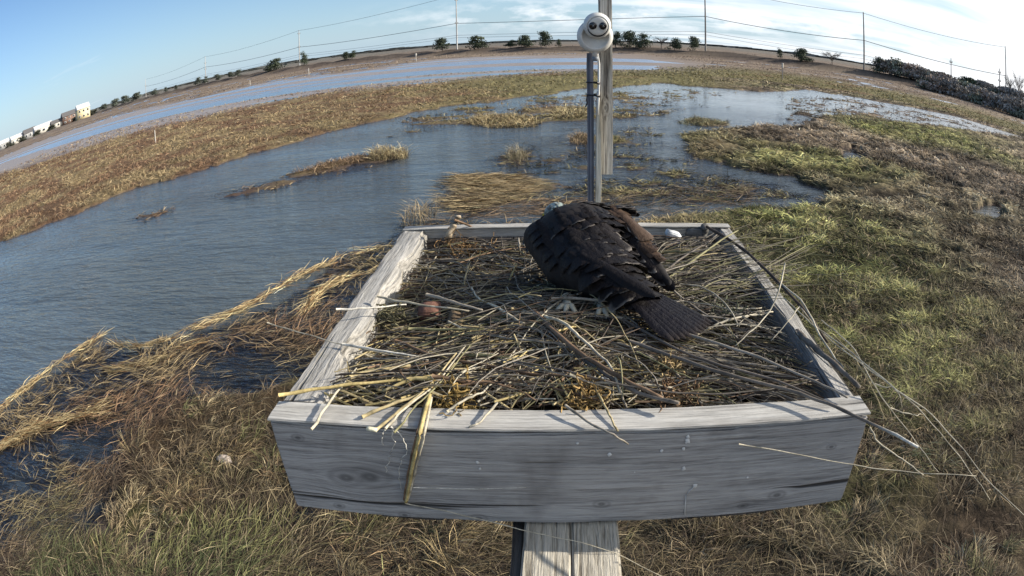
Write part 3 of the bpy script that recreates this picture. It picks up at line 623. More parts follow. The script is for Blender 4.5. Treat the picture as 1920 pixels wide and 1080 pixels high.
for i, (x, y, h, w, lb) in enumerate([(193, 199, 8, 17, 'leftmost bush of the far tree row beside the yellow house'), (216, 193, 11, 19, 'tall bushy tree second in the far row right of the yellow house'),
        (236, 186, 11, 17, 'round bushy tree third in the far row'), (256, 180, 10, 17, 'bushy tree close left of the far small pole'), (289, 173, 8, 11, 'bushy tree close right of the far small pole'),
        (311, 167, 6, 6, 'tiny lone round tree in the far row'), (331, 163, 5.5, 6, 'little lone tree between two gaps of the far row'), (371, 157, 8, 10, 'dark clump left of the thin leaning far pole'),
        (385, 156, 7, 8, 'dark clump right of the thin leaning far pole'), (409, 150, 6.5, 9, 'low clump right of the far pole pair'), (434, 146, 6.0, 8, 'left part of the twin clump at the end of the far row'), (446, 143, 7.0, 8, 'right part of the twin clump at the end of the far row')]):
    cedar((x, y), h*.62, w*.62, lb, group='far row of bushy trees', base=(.085, .098, .080))
# grey bare scrub and dark bushes of the right hand hedge
hedge = [(1668, 140, 0), (1684, 143, 0), (1700, 147, 0), (1716, 150, 0), (1732, 153, 0), (1748, 157, 0), (1762, 161, 0), (1784, 168, -5), (1795, 172, -8), (1812, 178, -6), (1836, 176, 0), (1850, 184, 0), (1862, 186, 0), (1874, 192, 0), (1888, 196, 0), (1900, 200, 0), (1914, 206, 0),
         (1740, 160, -14), (1765, 168, -18), (1790, 178, -22), (1815, 186, -26), (1840, 198, -28), (1860, 206, -30), (1880, 214, -34), (1900, 224, -36), (1916, 232, -38), (1780, 176, -10), (1830, 190, -14), (1870, 200, -16), (1905, 212, -20)]
for i, (x, y, off) in enumerate(hedge):
    bs = [(.30, .265, .23), (.21, .22, .165), (.32, .26, .22), (.26, .24, .22)][i % 4]
    where = 'back row' if off > -3 else ('middle row' if off > -17 else 'front row')
    cedar((x, y), rnd.uniform(4.2, 6.2) if off > -3 else rnd.uniform(3.0, 5.0), rnd.uniform(7, 11), '%s scrub bush in the %s of the right hand hedge, %s' % (['grey brown', 'dark green', 'reddish brown', 'dull grey'][i % 4], where, 'at column %d of its row' % (i+1)), d_off=off, base=bs, name='scrub_bush', cat='bush', kind='shrub', group='scrub bushes of the right hand hedge')
# fix the labels so that each names its neighbours instead of a number
_names = ['under the ragged windswept cedar', 'right of the windswept cedar', 'second right of the windswept cedar', 'where the hedge starts to drop', 'left of the broad cedar crown', 'touching the broad cedar crown', 'below the broad cedar crown', 'between broad and rounded crowns', 'under the rounded crown', 'right below the rounded crown', 'left of the short twin armed pole', 'below the short twin armed pole', 'between the short and the tall pole', 'below the tall thin pole', 'right of the tall thin pole', 'left of the bare tree', 'at the frame edge under the bare tree',
          'nearest the end of the far bank', 'before the broad cedar crown', 'before the gap of the crowns', 'before the rounded crown', 'before the short pole', 'before the tall pole', 'lowest but two by the frame edge', 'lowest but one by the frame edge', 'lowest at the frame edge', 'inside the hedge below the broad crown', 'inside the hedge below the rounded crown', 'inside the hedge below the poles', 'inside the hedge by the frame edge']
for o, w_ in zip([o for o in COL.objects if o.name.startswith('scrub_bush')], _names): o['label'] = o['label'].split(' scrub')[0]+' scrub bush '+w_
def bare_tree(px, h, w, label, d_off=0, n=40):
    SEED[0] += 1; r = random.Random(SEED[0]); p = on_berm(px, None, d_off); V, F, Cc = [], [], []
    tube(V, F, [(0, 0, -.5), (0, 0, h*.35), (.05*w, 0, h*.6)], [.14, .11, .07], 5, Cc, (.13, .11, .09))
    e = empty('bare_tree', (p.x, p.y, ground_at(p.x, p.y))); tag(e, label, 'tree', 'leafless trees on the bank')
    me = bpy.data.meshes.new('trunk'); me.from_pydata([tuple(v) for v in V], [], [tuple(dict.fromkeys(f)) for f in F]); link('trunk', me, m_bark, e)
    V, F, Cc = [], [], []
    for i in range(n):
        z = h*r.uniform(.25, .6); a = r.uniform(0, 6.28); l = w*.5*r.uniform(.5, 1); z2 = z+(h-z)*r.uniform(.4, 1)
        q = [(0, 0, z), (l*.5*math.cos(a), l*.5*math.sin(a), (z+z2)/2), (l*math.cos(a), l*math.sin(a), z2)]; tube(V, F, q, [.05, .035, .015], 3)
        for j in range(3):
            a2 = a+r.uniform(-1, 1); tube(V, F, [q[1], (q[1][0]+l*.4*math.cos(a2), q[1][1]+l*.4*math.sin(a2), q[1][2]+h*.15*r.random())], [.03, .012], 3)
    me = bpy.data.meshes.new('branches'); me.from_pydata([tuple(v) for v in V], [], [tuple(dict.fromkeys(f)) for f in F]); link('branches', me, m_bark, e)
bare_tree((1560, 114), 4.4, 9, 'wide leafless grey shrub tree between the last two big poles')
bare_tree((1240, 90), 4.0, 7, 'thin leafless shrub tree beside the double cedar')
bare_tree((1893, 190), 9.0, 5, 'leafless tree right of the tall thin pole')
bare_tree((1910, 196), 10.5, 6, 'tall leafless tree at the right frame edge')
bare_tree((1700, 148), 4.6, 8, 'leafless tree poking out of the start of the hedge')
# thin far woods along the horizon
def woods():
    g = np.random.default_rng(5); n = 5200; az = np.radians(g.uniform(-75, 62, n)); r = g.uniform(2600, 3300, n); V = []; Fc = []; Cc = []
    x = np.sin(az)*r; y = np.cos(az)*r; h = 9*(.5+fbm(np.degrees(az)*.35, az*0, 3))*(.6+.6*g.random(n)); w = g.uniform(10, 30, n)
    V = np.empty((n, 6, 3)); px_, py_ = np.cos(az), -np.sin(az)
    for k, (u, v) in enumerate([(-1, 0), (1, 0), (1.1, .6), (.5, 1), (-.5, .95), (-1.1, .55)]):
        V[:, k, 0] = x+px_*w*u+g.uniform(-9, 9, n); V[:, k, 1] = y+py_*w*u+g.uniform(-9, 9, n); V[:, k, 2] = h*v
    i = np.arange(n)[:, None]*6; F = np.concatenate([i+[0, 1, 2, 5], i+[5, 2, 3, 4]], 1).reshape(-1, 4)
    me = npmesh('far_woods', V.reshape(-1, 3), F, np.repeat((C(.10, .105, .10)*np.exp(g.normal(0, .2, n))[:, None]), 6, 0)); tag(link('far_woods', me, m_leaf), 'thin dark line of far woods along the horizon', kind='stuff')
woods()

# ---- the power line
m_pole = plain('weathered pole', (.42, .41, .39), .7, .12, 2); m_polesh = plain('dark pole', (.16, .15, .14), .8, .15, 2); m_wire = plain('power wire', (.10, .11, .13), .6, .1, bmp=0)
def pole_at(px, H, label, dist=None, arms=(), name='utility_pole', r=.30, mt=None, cat='utility pole', base=None):
    p = on_berm(px, dist); z = ground_at(p.x, p.y); e = empty(name, (p.x, p.y, z)); tag(e, label, cat, 'poles of the power line')
    link('pole_shaft', tubemesh('shaft', [(0, 0, -1), (0, 0, H*.5), (0, 0, H)], [r, r*.8, r*.55], 10), mt or m_pole, e)
    for (zh, hw_, ang) in arms:
        dx, dy = math.cos(ang), math.sin(ang)
        link('crossarm', tubemesh('arm', [(-dx*hw_, -dy*hw_, zh), (dx*hw_, dy*hw_, zh)], .13, 6), m_polesh, e)
        for s in (-1, 1): link('insulator', tubemesh('ins', [(s*dx*hw_*.92, s*dy*hw_*.92, zh), (s*dx*hw_*.92, s*dy*hw_*.92, zh+.55)], .12, 6), m_polesh, e)
    return Vector((p.x, p.y, z)), H
along = math.atan2(-.53, 1)
acr = along+math.pi/2
P = []
P.append(pole_at((274, 181), 17.5, 'faint far pole above the far row of trees', 545, [(11.5, 1.0, acr)]))
P.append(pole_at((386, 150), 19, 'thin leaning pale pole above a dark clump of trees', 402, [(14.5, .9, acr), (10.5, .9, acr)]))
P.append(pole_at((562, 122), 19.5, 'pale pole just left of the single upright cedar', 310, [(17.6, .8, acr), (10.8, .8, acr)]))
P.append(pole_at((857, 92), 23.5, 'tall white pole between the sprawling and dome shaped cedars', 243, [(21, .9, acr), (11.6, .9, acr)]))
P.append(pole_at((1323, 92), 23.5, 'tall grey pole right of the leaning ragged cedar', 204, [(12.4, .6, acr)], mt=m_polesh))
P.append(pole_at((1620, 122), 20.5, 'dark pole with full height in view beside the windswept cedar', 198, [(11.2, .6, acr)], mt=m_polesh))
P.append(pole_at((1886, 165), 20.5, 'tall thin dark pole over the right hand hedge', 205, mt=m_polesh, r=.26))
pole_at((1783, 158), 9.8, 'short pole standing out of the hedge beside the broad crown', 190, [(8.3, .5, 0)], mt=m_polesh, r=.2)
pole_at((1874, 176), 12.0, 'short pole with transformer cans left of the tall thin pole', 195, [(10.6, .6, 0), (8.0, .7, 0)], mt=m_polesh, r=.24)
def span(label, frac, r=.075, sag=2.0, off=0.0, ext=True):
    pts = []; Q = [(p.x, p.y, p.z+h_) for (p, _), h_ in zip(P, frac)]
    for a, b in zip(Q[:-1], Q[1:]):
        for k in range(12):
            t = k/12; pts.append((a[0]+(b[0]-a[0])*t, a[1]+(b[1]-a[1])*t, a[2]+(b[2]-a[2])*t-sag*4*t*(1-t)))
    pts.append(Q[-1]); o = link('power_line', tubemesh('wire', pts, r, 5), m_wire); tag(o, label, 'power line', 'wires strung between the poles')
span('topmost wire running over the pole tops', [17.3, 18.8, 19.3, 23.2, 23.2, 20.2, 20.2], .06)
span('thick middle wire strung halfway up the poles', [10.9, 12.0, 10.8, 11.6, 12.4, 11.2, 10.6], .095, 1.6)
span('lower thin wire just above the cedar tops', [7.0, 7.2, 7.0, 6.8, 7.2, 6.4, 6.6], .05, 1.1)
span('lowest thin wire just below the lower wire', [6.0, 6.2, 6.0, 5.9, 6.2, 5.2, 5.6], .045, 1.2)

# ---- white marker stakes in the marsh
m_stake = plain('sun bleached stake', (.42, .39, .34), .7, .1)
def stake(px, h, r, label, tilt=0.0, m=None, box_=False):
    p = atz(px[0], px[1], .08); e = empty('marker_stake', (p.x, p.y, ground_at(p.x, p.y))); tag(e, label, 'marker stake', 'marker stakes in the marsh')
    link('shaft', tubemesh('stake', [(0, 0, -.1), (tilt*h, 0, h)], r, 6), m or m_stake, e)
    if box_: link('cap', tubemesh('cap', [(tilt*h, 0, h*.8), (tilt*h, 0, h*1.1)], r*2.4, 8), m_stake, e)
stake((292, 268), .95, .045, 'short white stake on the rust brown strip at left')
stake((469, 160), 1.3, .10, 'pale stake beyond the bay, left of three', .0)
stake((579, 141), 1.8, .10, 'pale stake beyond the bay below the single upright cedar', .0)
stake((780, 115), 2.0, .11, 'white capped stake beyond the bay near the tall white pole', .0, box_=True)
stake((1467, 150), 2.1, .06, 'grey stake on the meadow far right of the post', .0, m_polesh, True)

# ---- houses at the far left
m_wallc = [plain('pale siding', (.62, .60, .54), .8, .05, 1), plain('yellow siding', (.66, .58, .36), .8, .05, 1), plain('brown siding', (.20, .13, .10), .8, .1, 1), plain('grey siding', (.36, .36, .36), .8, .1, 1)]
m_roof = plain('dark shingle roof', (.12, .115, .115), .85, .15, 2); m_roofw = plain('light roof', (.55, .55, .55), .8, .08, 2); m_win = plain('dark window glass', (.03, .04, .05), .15, .1, bmp=0); m_trim = plain('white trim', (.72, .72, .70), .6, .04, bmp=0)
def house(px, dist, w, d, h, rh, mw, mr, label, floors=2):
    dd = ray(*px); v = Vector((dd.x, dd.y)).normalized()*dist; e = empty('house', (v.x, v.y, ground_at(v.x, v.y)), -math.atan2(v.x, v.y)+.25); tag(e, label, 'house', 'houses on the far left shore')
    link('wall', board(-w/2, w/2, -d/2, d/2, -.5, h, bev=.02, jit=0), mw, e)
    bm = bmesh.new(); q = [bm.verts.new(c) for c in [(-w/2-.4, -d/2-.5, h-.1), (w/2+.4, -d/2-.5, h-.1), (w/2+.4, d/2+.5, h-.1), (-w/2-.4, d/2+.5, h-.1), (-w/2-.4, 0, h+rh), (w/2+.4, 0, h+rh)]]
    for f in [(0, 1, 5, 4), (3, 4, 5, 2), (0, 4, 3), (1, 2, 5), (0, 3, 2, 1)]: bm.faces.new([q[i] for i in f])
    link('roof', bmesh_to('roof', bm), mr, e)
    for fl in range(floors):
        for k in range(3):
            x = -w/2+w*(k+.5)/3; z = h*(fl+.35)/floors
            f = link('window', board(x-w*.08, x+w*.08, -d/2-.12, -d/2-.01, z, z+h*.42/floors, bev=.01, jit=0), m_trim, e)
            link('pane', board(x-w*.062, x+w*.062, -d/2-.16, -d/2-.125, z+h*.03, z+h*.39/floors, bev=.005, jit=0), m_win, f)
def board(x0, x1, y0, y1, z0, z1, nx=1, ny=1, nz=1, bev=.004, jit=.0015, seed=1, warp=None):
    bm = bmesh.new(); bmesh.ops.create_cube(bm, size=1)
    for v in bm.verts: v.co = Vector((x0+(v.co.x+.5)*(x1-x0), y0+(v.co.y+.5)*(y1-y0), z0+(v.co.z+.5)*(z1-z0)))
    bmesh.ops.bevel(bm, geom=bm.edges[:], offset=bev, segments=2, affect='EDGES')
    for ax, n, a, b in ((0, nx, x0, x1), (1, ny, y0, y1), (2, nz, z0, z1)):
        for i in range(1, n):
            co = [0, 0, 0]; co[ax] = a+(b-a)*i/n; no = [0, 0, 0]; no[ax] = 1
            bmesh.ops.bisect_plane(bm, geom=bm.verts[:]+bm.edges[:]+bm.faces[:], plane_co=co, plane_no=no)
    for v in bm.verts:
        q = v.co*9+Vector((seed*3.1, seed, 0)); v.co += mnoise.noise_vector(q)*jit*2+mnoise.noise_vector(q*4)*jit
        if warp: v.co = warp(v.co)
    bm.normal_update()
    for e in bm.edges: e.smooth = e.calc_face_angle(0) < .30
    return bmesh_to('board', bm, True)
house((155, 212), 520, 13, 10, 8.5, 4.0, m_wallc[1], m_roofw, 'tall yellow house with light gable roof, nearest of the houses')
house((128, 222), 560, 15, 10, 7.0, 4.0, m_wallc[2], m_roof, 'brown house just left of the yellow house')
house((108, 234), 560, 16, 9, 4.5, 3.0, m_wallc[0], m_roof, 'low pale house with dark roof left of the brown house', 1)
house((80, 244), 580, 22, 12, 5.0, 3.6, m_wallc[0], m_roofw, 'long white house in the middle of the far left row', 1)
house((55, 253), 600, 16, 12, 5.5, 4.0, m_wallc[3], m_roof, 'grey house with dark roof left of the long white house', 1)
house((30, 262), 600, 15, 12, 5.0, 3.5, m_wallc[0], m_roofw, 'small white house near the left frame edge', 1)
house((6, 272), 620, 15, 12, 5.5, 3.5, m_wallc[3], m_roofw, 'grey house at the very left frame edge', 1)
for x, y, lb in [(142, 218, 'bush between the yellow and the brown house'), (95, 240, 'bush right of the long white house'), (68, 250, 'bush left of the long white house'), (42, 260, 'bush right of the small white house'), (18, 268, 'bush left of the small white house'), (172, 206, 'bush right of the yellow house')]:
    cedar((x, y), 5.0, 10, lb, dist=540, base=(.06, .065, .05), kind='shrub', name='bush', cat='bush', group='bushes among the far houses')
# ------------------------------------------------------------------ the nest box on its platform
RIM = CZ-.643; BW, BD, BH = 1.15, 1.2232, .2234; BX, BY, BYAW = .0305, .9018, -.02
def loc_of(p):                               # world point -> box coordinates (x to the right, y away, z above the rim)
    c, s = math.cos(BYAW), math.sin(BYAW); dx, dy = p[0]-BX, p[1]-BY
    return Vector((c*dx+s*dy, -s*dx+c*dy, p[2]-RIM))
W_front = wood('weathered front board', (.25, .242, .235), (.38, .367, .352), (.48, .465, .445), 'x', knots=[(-.436, -.125, .026), (-.385, -.118, .03), (.056, -.172, .011), (-.47, -.205, .009), (-.33, -.215, .009), (-.18, -.213, .012), (.41, -.18, .013), (.505, -.068, .008), (-.52, -.035, .01), (.34, -.2, .008)], stain=(.14, .13, .12))
W_rail = wood('weathered rail wood', (.28, .265, .24), (.48, .46, .42), (.62, .60, .55), 'x', stain=(.26, .24, .21))
W_side = wood('weathered side rail wood', (.17, .16, .145), (.36, .345, .315), (.50, .48, .44), 'y', stain=(.30, .26, .17))
W_dark = wood('dark timber', (.05, .042, .036), (.10, .088, .078), (.15, .135, .12), 'y')  # much darker wood tone for floor, joists and inner back rail
W_arm = wood('camera arm plank wood', (.17, .145, .11), (.46, .42, .34), (.62, .58, .49), 'y', grain=1.5, plane='xy')
box = empty('nest_box', (BX, BY, RIM), BYAW)
tag(box, 'square weathered grey board box on a platform, full of sticks', 'nest box')
hw = BW/2
def sagf(co):
    co = co.copy()
    if co.z > -.02: co.z += .0035*math.sin(co.x*7+1)-.004*(abs(co.x) < .3)
    return co
fb = link('front_board', board(-hw, hw, 0, .030, -BH, -.0005, 60, 1, 8, jit=.0008, warp=sagf), W_front, box)
tag(fb, 'wide front board with dark knots and white droppings')
# rim cap: lighter top ply of the front side, worn along its edge
def wornf(co):
    co = co.copy(); n = mnoise.noise(Vector((co.x*11, 0, 3)))
    if co.y < .04: co.y += .002*n
    if co.z > -.01: co.z += .002*mnoise.noise(Vector((co.x*5, co.y*30, 1)))
    return co
link('front_rail', board(-hw+.001, hw-.001, .0305, .064, -.09, .0015, 50, 1, 2, jit=.001, seed=3, warp=wornf), W_rail, box)
link('front_cap', board(-hw-.002, hw+.002, -.0035, .062, .0025, .0075, 60, 3, 1, bev=.0015, jit=.0006, seed=5, warp=wornf), W_rail, box)
def gnaw(co):
    co = co.copy(); u = co.y
    if co.x > -.50:                              # inner face: bitten and rotted edge
        k = .5+.5*mnoise.noise(Vector((u*7, co.z*6, 2)))
        bite = .030*math.exp(-((u-.33)/.05)**2)+.018*math.exp(-((u-.62)/.09)**2)+.020*math.exp(-((u-.86)/.05)**2)
        co.x -= bite*(1.0 if co.z > -.09 else .3)-.010*k
        if u < .22: co.x += .012*(1-u/.22)
        if co.z > -.02: co.z -= .012*k+.012*math.exp(-((u-.33)/.05)**2)
    elif co.z > -.02: co.z += .004*mnoise.noise(Vector((u*9, 0, 0)))
    return co
lb = link('side_board', board(-hw, -.49, .064, BD-.03, -BH, 0.003, 4, 60, 5, bev=.008, jit=.003, seed=7, warp=gnaw), W_side, box)
tag(lb, 'thick gnawed left side board with a rotted inner edge')
link('side_board', board(hw-.042, hw, .064, BD-.03, -BH, .0, 2, 40, 4, bev=.004, jit=.0018, seed=9), W_side, box)
link('back_board', board(-hw, hw, BD-.0295, BD, -BH, .001, 40, 1, 4, jit=.001, seed=11), W_rail, box)
link('back_cap', board(-hw-.001, hw+.001, BD-.040, BD+.002, .0025, .0065, 40, 1, 1, bev=.0015, jit=.0006, seed=15), W_rail, box)
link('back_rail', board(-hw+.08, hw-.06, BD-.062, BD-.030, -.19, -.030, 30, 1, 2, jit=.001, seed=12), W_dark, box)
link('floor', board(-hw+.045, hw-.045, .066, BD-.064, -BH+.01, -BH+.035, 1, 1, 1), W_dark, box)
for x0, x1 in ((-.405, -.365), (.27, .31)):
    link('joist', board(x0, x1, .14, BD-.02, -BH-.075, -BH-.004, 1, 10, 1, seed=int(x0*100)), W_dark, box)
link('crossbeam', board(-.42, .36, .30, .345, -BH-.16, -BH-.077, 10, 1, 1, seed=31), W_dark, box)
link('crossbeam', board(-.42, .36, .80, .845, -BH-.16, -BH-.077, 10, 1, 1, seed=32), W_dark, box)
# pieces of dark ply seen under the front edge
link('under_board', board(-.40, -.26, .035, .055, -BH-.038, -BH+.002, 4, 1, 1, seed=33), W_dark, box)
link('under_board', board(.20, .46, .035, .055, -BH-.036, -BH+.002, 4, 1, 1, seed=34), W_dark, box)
# camera arm: two planks side by side running out towards the viewer
link('camera_arm', board(-.0925, -.003, -1.02, .60, -.300, -BH-.0045, 2, 40, 1, seed=41), W_arm, box)
link('camera_arm', board(.0005, .0905, -1.02, .60, -.298, -BH-.006, 2, 40, 1, seed=42), W_arm, box)
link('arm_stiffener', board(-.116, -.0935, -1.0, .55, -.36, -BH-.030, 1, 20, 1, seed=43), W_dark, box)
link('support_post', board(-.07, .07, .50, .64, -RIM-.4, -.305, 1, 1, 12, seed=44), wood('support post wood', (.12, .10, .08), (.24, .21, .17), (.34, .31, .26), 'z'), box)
# white droppings on the front board
m_drop = plain('bird droppings', (.62, .62, .60), .8, .15)
def splat(bm, u, v, r, seed):
    c = bm.verts.new((u, -.0035, v)); ring = []
    for k in range(10):
        a = k*math.pi/5; q = r*(.6+.6*mnoise.noise(Vector((seed, k*1.3, 0)))+.2); ring.append(bm.verts.new((u+q*math.cos(a), -.0022, v+q*math.sin(a)*1.2)))
    for k in range(10): bm.faces.new((c, ring[k], ring[(k+1) % 10]))
for i, (px, py, r) in enumerate([(1302, 907, .0055), (1281, 875, .005), (1281, 838, .004), (1288, 824, .006), (1240, 842, .004), (1289, 815, .004), (1143, 850, .005), (1190, 883, .002), (1083, 830, .003), (1400, 890, .003), (895, 868, .004), (900, 880, .003)]):
    bm = bmesh.new(); q = loc_of(aty(px, py, BY)); splat(bm, q.x, q.z, r, i); link('dropping', bmesh_to('dropping', bm), m_drop, box)
pts = [loc_of(aty(a, b, BY)) for a, b in [(1302, 908), (1292, 916), (1285, 926), (1284, 945), (1283, 962)]]
link('dropping_trail', tubemesh('trail', [(p.x, -.002, p.z) for p in pts], .0011, 5), m_drop, box)

# ------------------------------------------------------------------ camera post behind the box, with the dome camera
cpost = empty('camera_post', (.16, 2.2, 0)); tag(cpost, 'tall slim post of grey pipe, batten and plank behind the nest box', 'post')
m_pipe = plain('dull blue grey pipe', (.17, .18, .215), .55, .22, 9, bmp=.15)
link('pipe', board(-.029, -.0065, 0, .03, .2, CZ-.035, 1, 1, 60, bev=.009, jit=.0006, seed=50), m_pipe, cpost)
W_bat = wood('pale batten wood', (.34, .30, .23), (.60, .56, .46), (.74, .70, .60), 'z')
def tap(co):
    co = co.copy(); k = sstep(CZ-.40, CZ-.22, co.z); 
    if co.x > 0: co.x += 0
    co.x = co.x+(.004 if co.x < .008 else -.005)*k
    return co
link('batten', board(-.001, .0185, -.012, .014, .2, CZ-.18, 1, 1, 60, bev=.002, jit=.0010, seed=51, warp=tap), W_bat, cpost)
kn = aty(1136, 203, 2.2)
W_plank = wood('grooved plank wood', (.05, .04, .035), (.40, .37, .32), (.70, .67, .60), 'z', knots=[(kn.x-.16, kn.z, .013)], grain=.9, plane='xz')
link('plank', board(.0155, .0605, .018, .056, CZ-.486, CZ+1.2, 2, 1, 60, bev=.003, jit=.0009, seed=52), W_plank, cpost)
m_black = plain('black cable tie', (.012, .012, .014), .4, .2)
m_white = plain('white cable sheath', (.68, .68, .66), .45, .1)
p_ = [aty(a, b, 2.18) for a, b in [(1120, 100), (1123, 120), (1123, 150), (1122, 185), (1120, 215)]]
link('cable', tubemesh('cable', [(v.x-.16, v.y-2.2, v.z) for v in p_], .0042, 8), m_white, cpost)
for py in (156, 180):
    c = aty(1113, py, 2.17); z = c.z
    ring = [(-.0305, -.004, z+.002), (-.031, .033, z), (.0, .034, z), (.010, .02, z), (.0105, -.020, z-.002), (-.010, -.0145, z+.001), (-.0305, -.006, z+.002)]
    link('cable_tie', tubemesh('tie', ring, .0026, 6), m_black, cpost)
    link('cable_tie_head', tubemesh('head', [(.004, -.0215, z), (.0125, -.0215, z-.001)], .0052, 6), m_black, cpost)
link('cable_tie_tail', tubemesh('tail', [(-.030, -.004, aty(1103, 180, 2.19).z), (-.0325, -.010, aty(1103, 186, 2.19).z), (-.031, -.013, aty(1103, 193, 2.19).z), (-.0365, -.014, aty(1103, 200, 2.19).z)], .0026, 6), m_black, cpost)

def lathe(name, prof, seg, mtl, parent, mtx):
    bm = bmesh.new(); rings = []
    for r, z in prof:
        if r < 1e-6: rings.append([bm.verts.new(mtx @ Vector((0, 0, z)))])
        else: rings.append([bm.verts.new(mtx @ Vector((r*math.cos(2*math.pi*k/seg), r*math.sin(2*math.pi*k/seg), z))) for k in range(seg)])
    for a, b in zip(rings[:-1], rings[1:]):
        for k in range(seg):
            k2 = (k+1) % seg
            if len(a) == 1 and len(b) == 1: continue
            if len(a) == 1: bm.faces.new((a[0], b[k], b[k2]))
            elif len(b) == 1: bm.faces.new((a[k], a[k2], b[0]))
            else: bm.faces.new((a[k], a[k2], b[k2], b[k]))
    return link(name, bmesh_to(name, bm, True), mtl, parent)
dc = empty('dome_camera', (.157, 2.185, CZ+.02)); tag(dc, 'white turret security camera with two dark lenses on the post top', 'security camera')
m_shell = plain('off white camera shell', (.66, .645, .60), .38, .05, 30, spec=.45, bmp=0)
m_lens = plain('dark camera glass', (.006, .006, .008), .08, .1, spec=.8, bmp=0)
fwd = Matrix.Rotation(R(90), 4, 'X')                      # lathe axis towards the viewer (-y)
base_m = Matrix.Translation((-.001, -.012, -.003)) @ fwd
lathe('mount_ring', [(0, -.006), (.052, -.006), (.059, .0), (.0605, .010), (.0605, .024), (.056, .034), (.047, .041), (.0445, .0405), (.044, .030), (0, .028)], 56, m_shell, dc, base_m)
aim = Matrix.Translation((.005, -.052, .034)) @ Matrix.Rotation(R(90+9), 4, 'X')
prof = [(0, -.046)]+[(.0465*math.sin(R(a)), -.0465*math.cos(R(a))) for a in range(20, 131, 10)]+[(.0352, .0295), (.0345, .0265), (.0285, .0262), (0, .0262)]
ball = lathe('eyeball', prof, 56, m_shell, dc, aim)
lathe('face_plate', [(0, .0262+.0009), (.0305, .0272), (.0325, .0300), (.031, .0318), (.022, .0326), (0, .0328)], 48, m_shell, dc, aim @ Matrix.Translation((0, .001, 0)))
# black crescent strip standing for the shaded gap below the face plate
arc = [aim @ Vector((.0340*math.sin(R(a)), -.0340*math.cos(R(a)), .0290)) for a in range(-75, 76, 10)]
link('shadow_gap', tubemesh('gap', arc, [.0004+.0022*math.cos(R(a)) for a in range(-75, 76, 10)], 6), m_black, dc)
for sx in (-1, 1):
    ln = lathe('lens', [(0, .0385), (.0085, .0375), (.0098, .0365), (.0108, .0350), (.0112, .0318)], 28, m_lens, dc, aim @ Matrix.Translation((sx*.0165, .003, 0)) @ Matrix.Diagonal((1.18, 1.18, 1.0, 1)))
    lathe('lens_glint', [(0, .0398), (.0026, .0396), (.003, .0385)], 12, plain('painted lens glint', (.10, .11, .12), .3, .1, bmp=0), ln, aim @ Matrix.Translation((sx*.0165, .003, 0)) @ Matrix.Diagonal((1.18, 1.18, 1.0, 1)))  # lighter disc painted in as a glint on each lens
lathe('gland', [(0, -.004), (.0125, -.004), (.0125, .010), (.0105, .012), (.0105, .026), (0, .027)], 20, m_shell, dc, Matrix.Translation((-.001, -.032, -.050)) @ Matrix.Rotation(R(180), 4, 'X'))
lathe('gland_nut', [(.0, .026), (.0112, .026), (.0112, .038), (.006, .042), (0, .042)], 12, plain('grey cable nut', (.20, .22, .24), .5, .1), dc, Matrix.Translation((-.001, -.032, -.050)) @ Matrix.Rotation(R(180), 4, 'X'))
# faint lettering band and the screws on the turret
bmk = link('screw_cover', tubemesh('mark', [aim @ Vector((.024*math.sin(R(a)), .0345*math.cos(R(a))+.0015, .0165)) for a in (-28, -24)], .0014, 6), m_black, dc)
link('screw_cover', tubemesh('mark', [aim @ Vector((.024*math.sin(R(a)), .0345*math.cos(R(a))+.0015, .0165)) for a in (24, 28)], .0014, 6), m_black, dc)
# ------------------------------------------------------------------ the nest
m_stick = vcol('dry stems', .7, .25, 160, .45)
m_floor = None
XL, XR, YN, YF = -.495, .530, .068, 1.155                  # inside of the box
def surf(x, y):
    z = -.066+.062*math.exp(-((x-.02)**2)/.10-((y-.42)**2)/.07)+.030*math.exp(-((y-.12)**2)/.008)+.006*math.exp(-((y-.18)**2)/.012-((x+.22)**2)/.05)-.010*math.exp(-((y-.42)**2)/.012-((x-.16)**2)/.03)
    z += .020*math.exp(-((x-.42)**2)/.03-((y-.75)**2)/.12)-.02*math.exp(-((x+.40)**2)/.02-((y-.62)**2)/.04)
    return z+.012*mnoise.noise(Vector((x*7, y*7, 4)))
def bp(px, py, z=None, y=None):                            # photo point -> box coordinates at a height above the rim, or at a distance from the front board
    if z is not None: return loc_of(atz(px, py, RIM+z))
    return loc_of(aty(px, py, BY+y))
BM = box.matrix_basis.copy() if False else Matrix.Translation((BX, BY, RIM)) @ Matrix.Rotation(BYAW, 4, 'Z')
def wpt(v): return BM @ Vector(v)
# mat of rotted debris, its hollows coloured darker as shade between sticks
def floor_mesh():
    n, m = 120, 130; V = []; Cc = []
    for i in range(n):
        for j in range(m):
            x = XL+.001+(XR-XL-.002)*i/(n-1); y = YN+.001+(YF-YN-.002)*j/(m-1); q = mnoise.noise(Vector((x*26, y*26, 1)))+.6*mnoise.noise(Vector((x*70, y*70, 2)))
            V.append(wpt((x, y, surf(x, y)-.018+.012*q))); k = .7+.6*q; w = .5+.5*mnoise.noise(Vector((x*14, y*14, 8)))
            Cc.append([max(.004, (.032+.03*w)*k), max(.003, (.024+.018*w)*k), max(.003, (.016+.008*w)*k)])
    i = (np.arange(n-1)[:, None]*m+np.arange(m-1)[None]).ravel(); F = np.stack([i, i+m, i+m+1, i+1], 1)
    return npmesh('nest_litter', np.array([tuple(v) for v in V]), F, np.array(Cc), True)
o = link('nest_litter', floor_mesh(), vcol('shaded nest litter', .95, .05, 90, .6)); tag(o, 'rotted litter filling the nest box, shade between the sticks put into its colour', kind='stuff')
